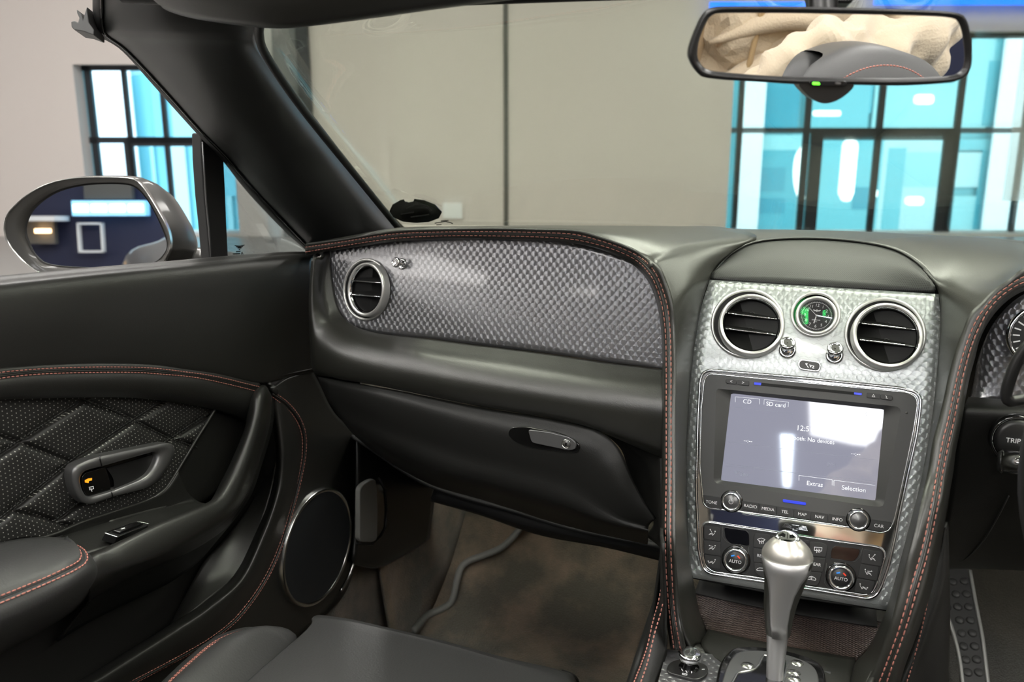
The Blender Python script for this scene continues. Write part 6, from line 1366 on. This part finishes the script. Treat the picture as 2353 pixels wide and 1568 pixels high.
# unseen ceiling panels added behind the car to be mirrored in screen and metal
def ceil_px(x, y):
    p, r = mref(x, y, 0, K, .0006); return p+r*((ZC-.012-p.z)/r.z)
def ceil_poly(name, pts, m, lab):
    w_ = [ceil_px(*p) for p in pts]; c_ = sum(w_, V())/len(w_); f = Fr(c_, RT, -HD)
    return tag(poly(name, f, [((p-c_).dot(f.u), (p-c_).dot(f.v)) for p in w_], -.01, .005, m, bevel=0), lab, 'ceiling light')
ceil_poly('ceiling_light', [(1857, 872), (2080, 880), (2068, 1035), (1960, 1022), (1862, 1000)], 'panel_white', 'broad ceiling light panel added behind the car for the screen reflection')
lamp(-4.2, .2, -5.0, -4.45, ZC-.10, 'wide ceiling light panel added behind the car for the metal trim reflection', 'panel_white')
ceil_poly('tube_light', [(1794, 1000), (1824, 1002), (1816, 1120), (1800, 1118)], 'tube_blue', 'cold white tapering light added on the ceiling for the streak on the screen')
# glowing shapes added on the left wall for the bands on the passenger fascia
def lw_hit(x, y):
    p = WG.hit(x, y); n = WG.nrm(p); d = ray(x, y).normalized(); r = d-n*2*d.dot(n); return p+r*((-8.97-(p-CAM).dot(RT))/r.dot(RT))
for pts, lab in (([(770, 606), (890, 592), (985, 584), (1120, 632), (1110, 655), (1000, 640), (900, 628), (770, 650)], 'long glowing shape added high on the left wall for a fascia highlight'),
                 ([(885, 676), (1000, 700), (1120, 728), (1112, 746), (1000, 728), (890, 706)], 'narrow glowing band added low on the left wall for a fascia highlight'),
                 ([(1300, 668), (1400, 662), (1515, 640), (1530, 700), (1430, 688)], 'glowing shape added on the left wall behind the car for a fascia highlight')):
    w_ = [lw_hit(*p) for p in pts]; c_ = sum(w_, V())/len(w_); f = Fr(c_, -HD, (0, 0, 1))
    if f.n.dot(RT) < 0: f = Fr(c_, HD, (0, 0, 1))
    tag(poly('wall_light', f, [((p-c_).dot(f.u), (p-c_).dot(f.v)) for p in w_], -.01, .01, 'wall_glow', bevel=0), lab, 'wall light')
    print('WALL', [tuple(round(q, 2) for q in ((p-CAM).dot(HD), p.z)) for p in w_])
# unseen green strips added overhead to put green bands on the clock glass
def onceil(x, y):
    p, r = mref(x, y, 0, fk, -.0006); t_ = (ZC-.01-p.z)/r.z; e = p+r*t_-CAM; return e.dot(RT), e.dot(HD)
for (x0, y0, x1, y1, w_) in ((1887, 690, 1890, 724, .035), (1858, 720, 1856, 758, .035), (1843, 713, 1858, 719, .035)):
    a, b = onceil(x0, y0), onceil(x1, y1); pa, pb = Wd(a[0], a[1], ZC-.012), Wd(b[0], b[1], ZC-.012)
    u_ = (pb-pa).normalized(); f = Fr((pa+pb)/2, u_, V((0, 0, -1)).cross(u_)); L = (pb-pa).length/2
    tag(poly('green_light', f, [(-L, -w_/2), (L, -w_/2), (L, w_/2), (-L, w_/2)], -.01, .01, 'green_glow', bevel=0), 'green strip added on the ceiling to be mirrored in the clock', 'ceiling light', 'added green strips')
# ================================================================= OUTSIDE
st_g = box('ground', (-30, DW+.35, -6.1), (40, 60, -6), 'asphalt', ax=FR); struct(st_g)
DB = 20.0
bd_ = thing('office_building', 'turquoise glass building across the street', 'building', Wd(6, DB, 0))
box('facade', (-14, DB, -6), (26, DB+.5, 16), 'cyan_1', bd_, ax=FR)
fB2 = Fr(Wd(0, DB-.02, 0), RT, (0, 0, 1))
random.seed(3)
def fac(x0, y0, x1, y1, m, dd=0, name='facade_panel', par=None, t=.06):
    f = Fr(Wd(0, DB-.04-dd, 0), RT, (0, 0, 1)); a, b = f.uv(x0, y0), f.uv(x1, y1)
    return box(name, (min(a[0], b[0]), min(a[1], b[1]), 0), (max(a[0], b[0]), max(a[1], b[1]), t), m, par or bd_, ax=f)
for x0, y0, x1, y1, m in ((1735, 190, 1830, 300, 3), (1730, 310, 1845, 345, 2), (1735, 340, 1820, 540, 0), (1745, 385, 1800, 440, 3), (1745, 455, 1800, 490, 3), (1850, 190, 1990, 300, 1), (1940, 190, 2000, 260, 0), (2010, 190, 2200, 300, 2), (2080, 190, 2095, 300, 1),
                          (1880, 320, 2015, 540, 1), (1960, 430, 1990, 480, 3), (2030, 320, 2165, 540, 4), (2040, 340, 2060, 540, 1), (2070, 350, 2160, 430, 2), (2200, 90, 2260, 300, 2), (2210, 60, 2240, 180, 4), (2265, 95, 2340, 180, 1), (2270, 140, 2350, 290, 0), (2190, 350, 2250, 430, 4), (2190, 320, 2340, 345, 1), (2255, 340, 2320, 540, 0), (2190, 450, 2240, 540, 2),
                          (380, 330, 445, 560, 4), (345, 160, 385, 330, 1), (388, 170, 460, 320, 2), (345, 330, 375, 560, 2), (470, 300, 545, 450, 1), (480, 450, 545, 600, 2), (420, 330, 430, 560, 1), (505, 250, 520, 620, 0)):
    fac(x0, y0, x1, y1, 'cyan_%d' % m, dd=.02*random.random())
for x0, y0, x1, y1 in ((1702, 150, 1736, 560), (2312, 60, 2420, 560), (200, 130, 345, 620)): fac(x0, y0, x1, y1, 'outside_white', dd=.2, name='white_pier')
def ol(x0, y0, x1, y1, lab):  # glowing shapes added outside to stand for lamps reflected in the panes
    f = Fr(Wd(0, DB-1.0, 0), RT, (0, 0, 1)); a, b = f.uv(x0, y0), f.uv(x1, y1); cx, cy = (a[0]+b[0])/2, (a[1]+b[1])/2; hx, hy = abs(a[0]-b[0])/2, abs(a[1]-b[1])/2
    o = poly('outdoor_lamp', f, rpoly([(cx-hx, cy-hy), (cx+hx, cy-hy), (cx+hx, cy+hy), (cx-hx, cy+hy)], min(hx, hy)*.95, 6), 0, .1, 'lamp_out', None, bevel=0); tag(o, lab, 'lamp', 'lamp reflections set outside the window')
mat('lamp_out', (1, 1, 1), .5, emit=(1, 1, 1), es=2.0)
ol(2100, 217, 2140, 240, 'upper rounded white lamp reflection set outside the right window'); ol(2080, 452, 2117, 471, 'lower rounded white lamp reflection set outside the right window'); ol(1868, 254, 1928, 267, 'faint horizontal white lamp reflection below the mirror pod')
ol(1936, 322, 1957, 455, 'straight vertical white lamp reflection set outside the window'); ol(1931, 438, 1953, 462, 'round end of the vertical white lamp reflection'); ol(1997, 434, 2012, 454, 'small round white lamp reflection beside the vertical one')
f = Fr(Wd(0, DB-1.0, 0), RT, (0, 0, 1)); tag(tube('outdoor_lamp', cr([f.hit(*p) for p in [(1850, 340), (1836, 360), (1831, 395), (1834, 430), (1844, 458)]], 16), .075, 'lamp_out', seg=10), 'curved white lamp reflection at the left of the right window', 'lamp', 'lamp reflections set outside the window')
# ================================================================= PERSON holding the camera (seen in the mirror)
pr = thing('person', 'person in a cream fleece jacket leaning forward behind the camera with both arms raised', 'person', (.40, -.6, .27))
def skin(name, nodes, edges, m, parent, sub=2, root=0):
    g = org(parent); me = bpy.data.meshes.new(name); me.from_pydata([tuple(V(p)-g) for p, r in nodes], edges, []); me.materials.append(M(m))
    o = bpy.data.objects.new(name, me); col.objects.link(o); o.parent = parent; ORG[o.name] = g
    o.modifiers.new('skin', 'SKIN'); l = me.skin_vertices[0].data if me.skin_vertices else None
    if l is None:
        return o
    for i, (p, r) in enumerate(nodes): l[i].radius = (r, r) if not isinstance(r, tuple) else r
    l[root].use_root = True
    s = o.modifiers.new('sub', 'SUBSURF'); s.levels = s.render_levels = sub; me.polygons.foreach_set('use_smooth', [True]*len(me.polygons))
    return o
X, Y0 = .40, -.62
body_n = [(V(p)+V((0, .05 if V(p).z > .9 else 0, .13 if V(p).z > 1.2 else (.07 if V(p).z > 1.0 else 0))), r if not (1.0 < V(p).z < 1.3) else (tuple(q*1.12 for q in r) if isinstance(r, tuple) else r)) for p, r in [((X, Y0-.10, .66), .17), ((X, Y0-.04, .85), (.17, .14)), ((X, Y0+.02, 1.05), (.19, .14)), ((X-.01, Y0+.07, 1.22), (.20, .13)), ((X-.02, Y0+.12, 1.34), (.12, .09)), ((X-.03, Y0+.17, 1.43), .058), ((X-.035, Y0+.21, 1.52), (.078, .092)), ((X-.035, Y0+.23, 1.60), (.075, .088)),
          ((X-.20, Y0+.10, 1.29), .090), ((X-.34, Y0+.20, 1.10), .072), ((X-.40, Y0+.28, .96), .058), ((X-.43, Y0+.36, .985), .036),
          ((X+.18, Y0+.10, 1.29), .090), ((X+.22, Y0+.26, 1.08), .074), ((X-.05, Y0+.40, 1.09), .060), ((X-.27, Y0+.36, .985), .036)]]
body_e = [(0, 1), (1, 2), (2, 3), (3, 4), (4, 5), (5, 6), (6, 7), (3, 8), (8, 9), (9, 10), (10, 11), (3, 12), (12, 13), (13, 14), (14, 15)]
hips = [((X-.10, Y0-.02, .60), .10), ((X-.16, Y0+.34, .62), .085), ((X-.16, Y0+.42, .36), .055), ((X+.10, Y0-.02, .60), .10), ((X+.16, Y0+.30, .62), .085), ((X+.17, Y0+.36, .36), .055)]
bd2 = skin('body', body_n, body_e, 'fleece', pr, sub=4)
tx = bpy.data.textures.new('folds', 'CLOUDS'); tx.noise_scale = .075; tx.noise_depth = 1
dm = bd2.modifiers.new('folds', 'DISPLACE'); dm.texture = tx; dm.strength = .075; dm.mid_level = .5; dm.texture_coords = 'GLOBAL'
skin('trousers', [((X, Y0-.10, .64), .14)]+hips, [(0, 1), (1, 2), (2, 3), (0, 4), (4, 5), (5, 6)], 'denim', pr)
skin('head', [((X-.035, Y0+.25, 1.57), .056), ((X-.035, Y0+.275, 1.66), (.082, .096)), ((X-.035, Y0+.29, 1.75), (.076, .090)), ((X-.035, Y0+.37, 1.685), .016)], [(0, 1), (1, 2), (1, 3)], 'skin', pr)
skin('hair', [((X-.035, Y0+.22, 1.69), .085), ((X-.035, Y0+.25, 1.79), .088)], [(0, 1)], 'hair', pr)
# fleece folds and collar
for a, b, c_, r_ in (((X-.16, Y0+.20, 1.06), (X-.02, Y0+.215, 1.12), (X+.12, Y0+.19, 1.05), .022), ((X-.15, Y0+.21, 1.16), (X, Y0+.235, 1.20), (X+.14, Y0+.20, 1.15), .018), ((X+.12, Y0+.20, 1.0), (X+.19, Y0+.17, 1.10), (X+.22, Y0+.15, 1.2), .024)):
    tube('jacket_fold', cr([V(a), V(b), V(c_)], 16), [r_*math.sin(math.pi*(i+.6)/16.2)+.002 for i in range(16)], 'fleece', pr, seg=12)
tube('jacket_zip', cr([V((X-.09, Y0+.205, .98)), V((X-.075, Y0+.225, 1.12)), V((X-.05, Y0+.235, 1.28))], 14), .006, 'brown_cloth', pr)
# scarf / second layer at the left of the reflection
skin('brown_layer', [((X-.24, Y0+.12, .98), .06), ((X-.22, Y0+.15, 1.12), .075), ((X-.17, Y0+.15, 1.26), .06)], [(0, 1), (1, 2)], 'brown_cloth', pr)
# hands closing on the camera from both sides, below the lens
def hand(px, sgn):
    P0 = V(px); n_ = [(P0, .026), (P0+V((-.012*sgn, .035, .012)), .030), (P0+V((-.02*sgn, .065, .024)), .028)]; e_ = [(0, 1), (1, 2)]
    for k in range(4):
        b = P0+V((-.018*sgn, .07, .045-.022*k)); i = len(n_)
        L = (.9, 1.0, .95, .78)[k]
        n_ += [(b, .0095), (b+V((-.018*sgn, .022*L, .004)), .009), (b+V((-.040*sgn, .024*L, .004)), .0085), (b+V((-.056*sgn, .008*L, .002)), .0078)]; e_ += [(2, i), (i, i+1), (i+1, i+2), (i+2, i+3)]
    i = len(n_); n_ += [(P0+V((-.02*sgn, .02, .035)), .012), (P0+V((-.04*sgn, .03, .048)), .010), (P0+V((-.058*sgn, .042, .046)), .009)]; e_ += [(1, i), (i, i+1), (i+1, i+2)]
    return skin('hand', n_, e_, 'skin', pr)
hand((X-.435, Y0+.42, 1.02), -1); hand((X-.28, Y0+.42, 1.02), 1)
hc = V((X-.035, Y0+.275, 1.69))
for s_ in (-1, 1):
    e_ = Fr(hc+V((s_*.032, .088, -.005)), (1, 0, 0), (0, 0, 1)); lathe('eye', Fr(e_.o, (-1, 0, 0), (0, 0, 1)), [(.012, -.004), (.011, .004), (.006, .008), (0, .009)], 'outside_white', pr, 20)
    skin('ear', [(hc+V((s_*.084, .0, .012)), .012), (hc+V((s_*.088, -.004, -.014)), .010)], [(0, 1)], 'skin', pr)
tube('mouth', cr([hc+V((-.024, .088, -.052)), hc+V((0, .096, -.054)), hc+V((.024, .088, -.052))], 10), .005, 'brown_cloth', pr)

# lettering becomes real geometry
bpy.context.view_layer.update(); dg = bpy.context.evaluated_depsgraph_get()
for o in [o for o in bpy.data.objects if o.type == 'FONT']:
    me = bpy.data.meshes.new_from_object(o.evaluated_get(dg)); n = o.name; par = o.parent; ml = o.matrix_local.copy()
    bpy.data.objects.remove(o); q = bpy.data.objects.new(n, me); col.objects.link(q); q.parent = par; q.matrix_local = ml
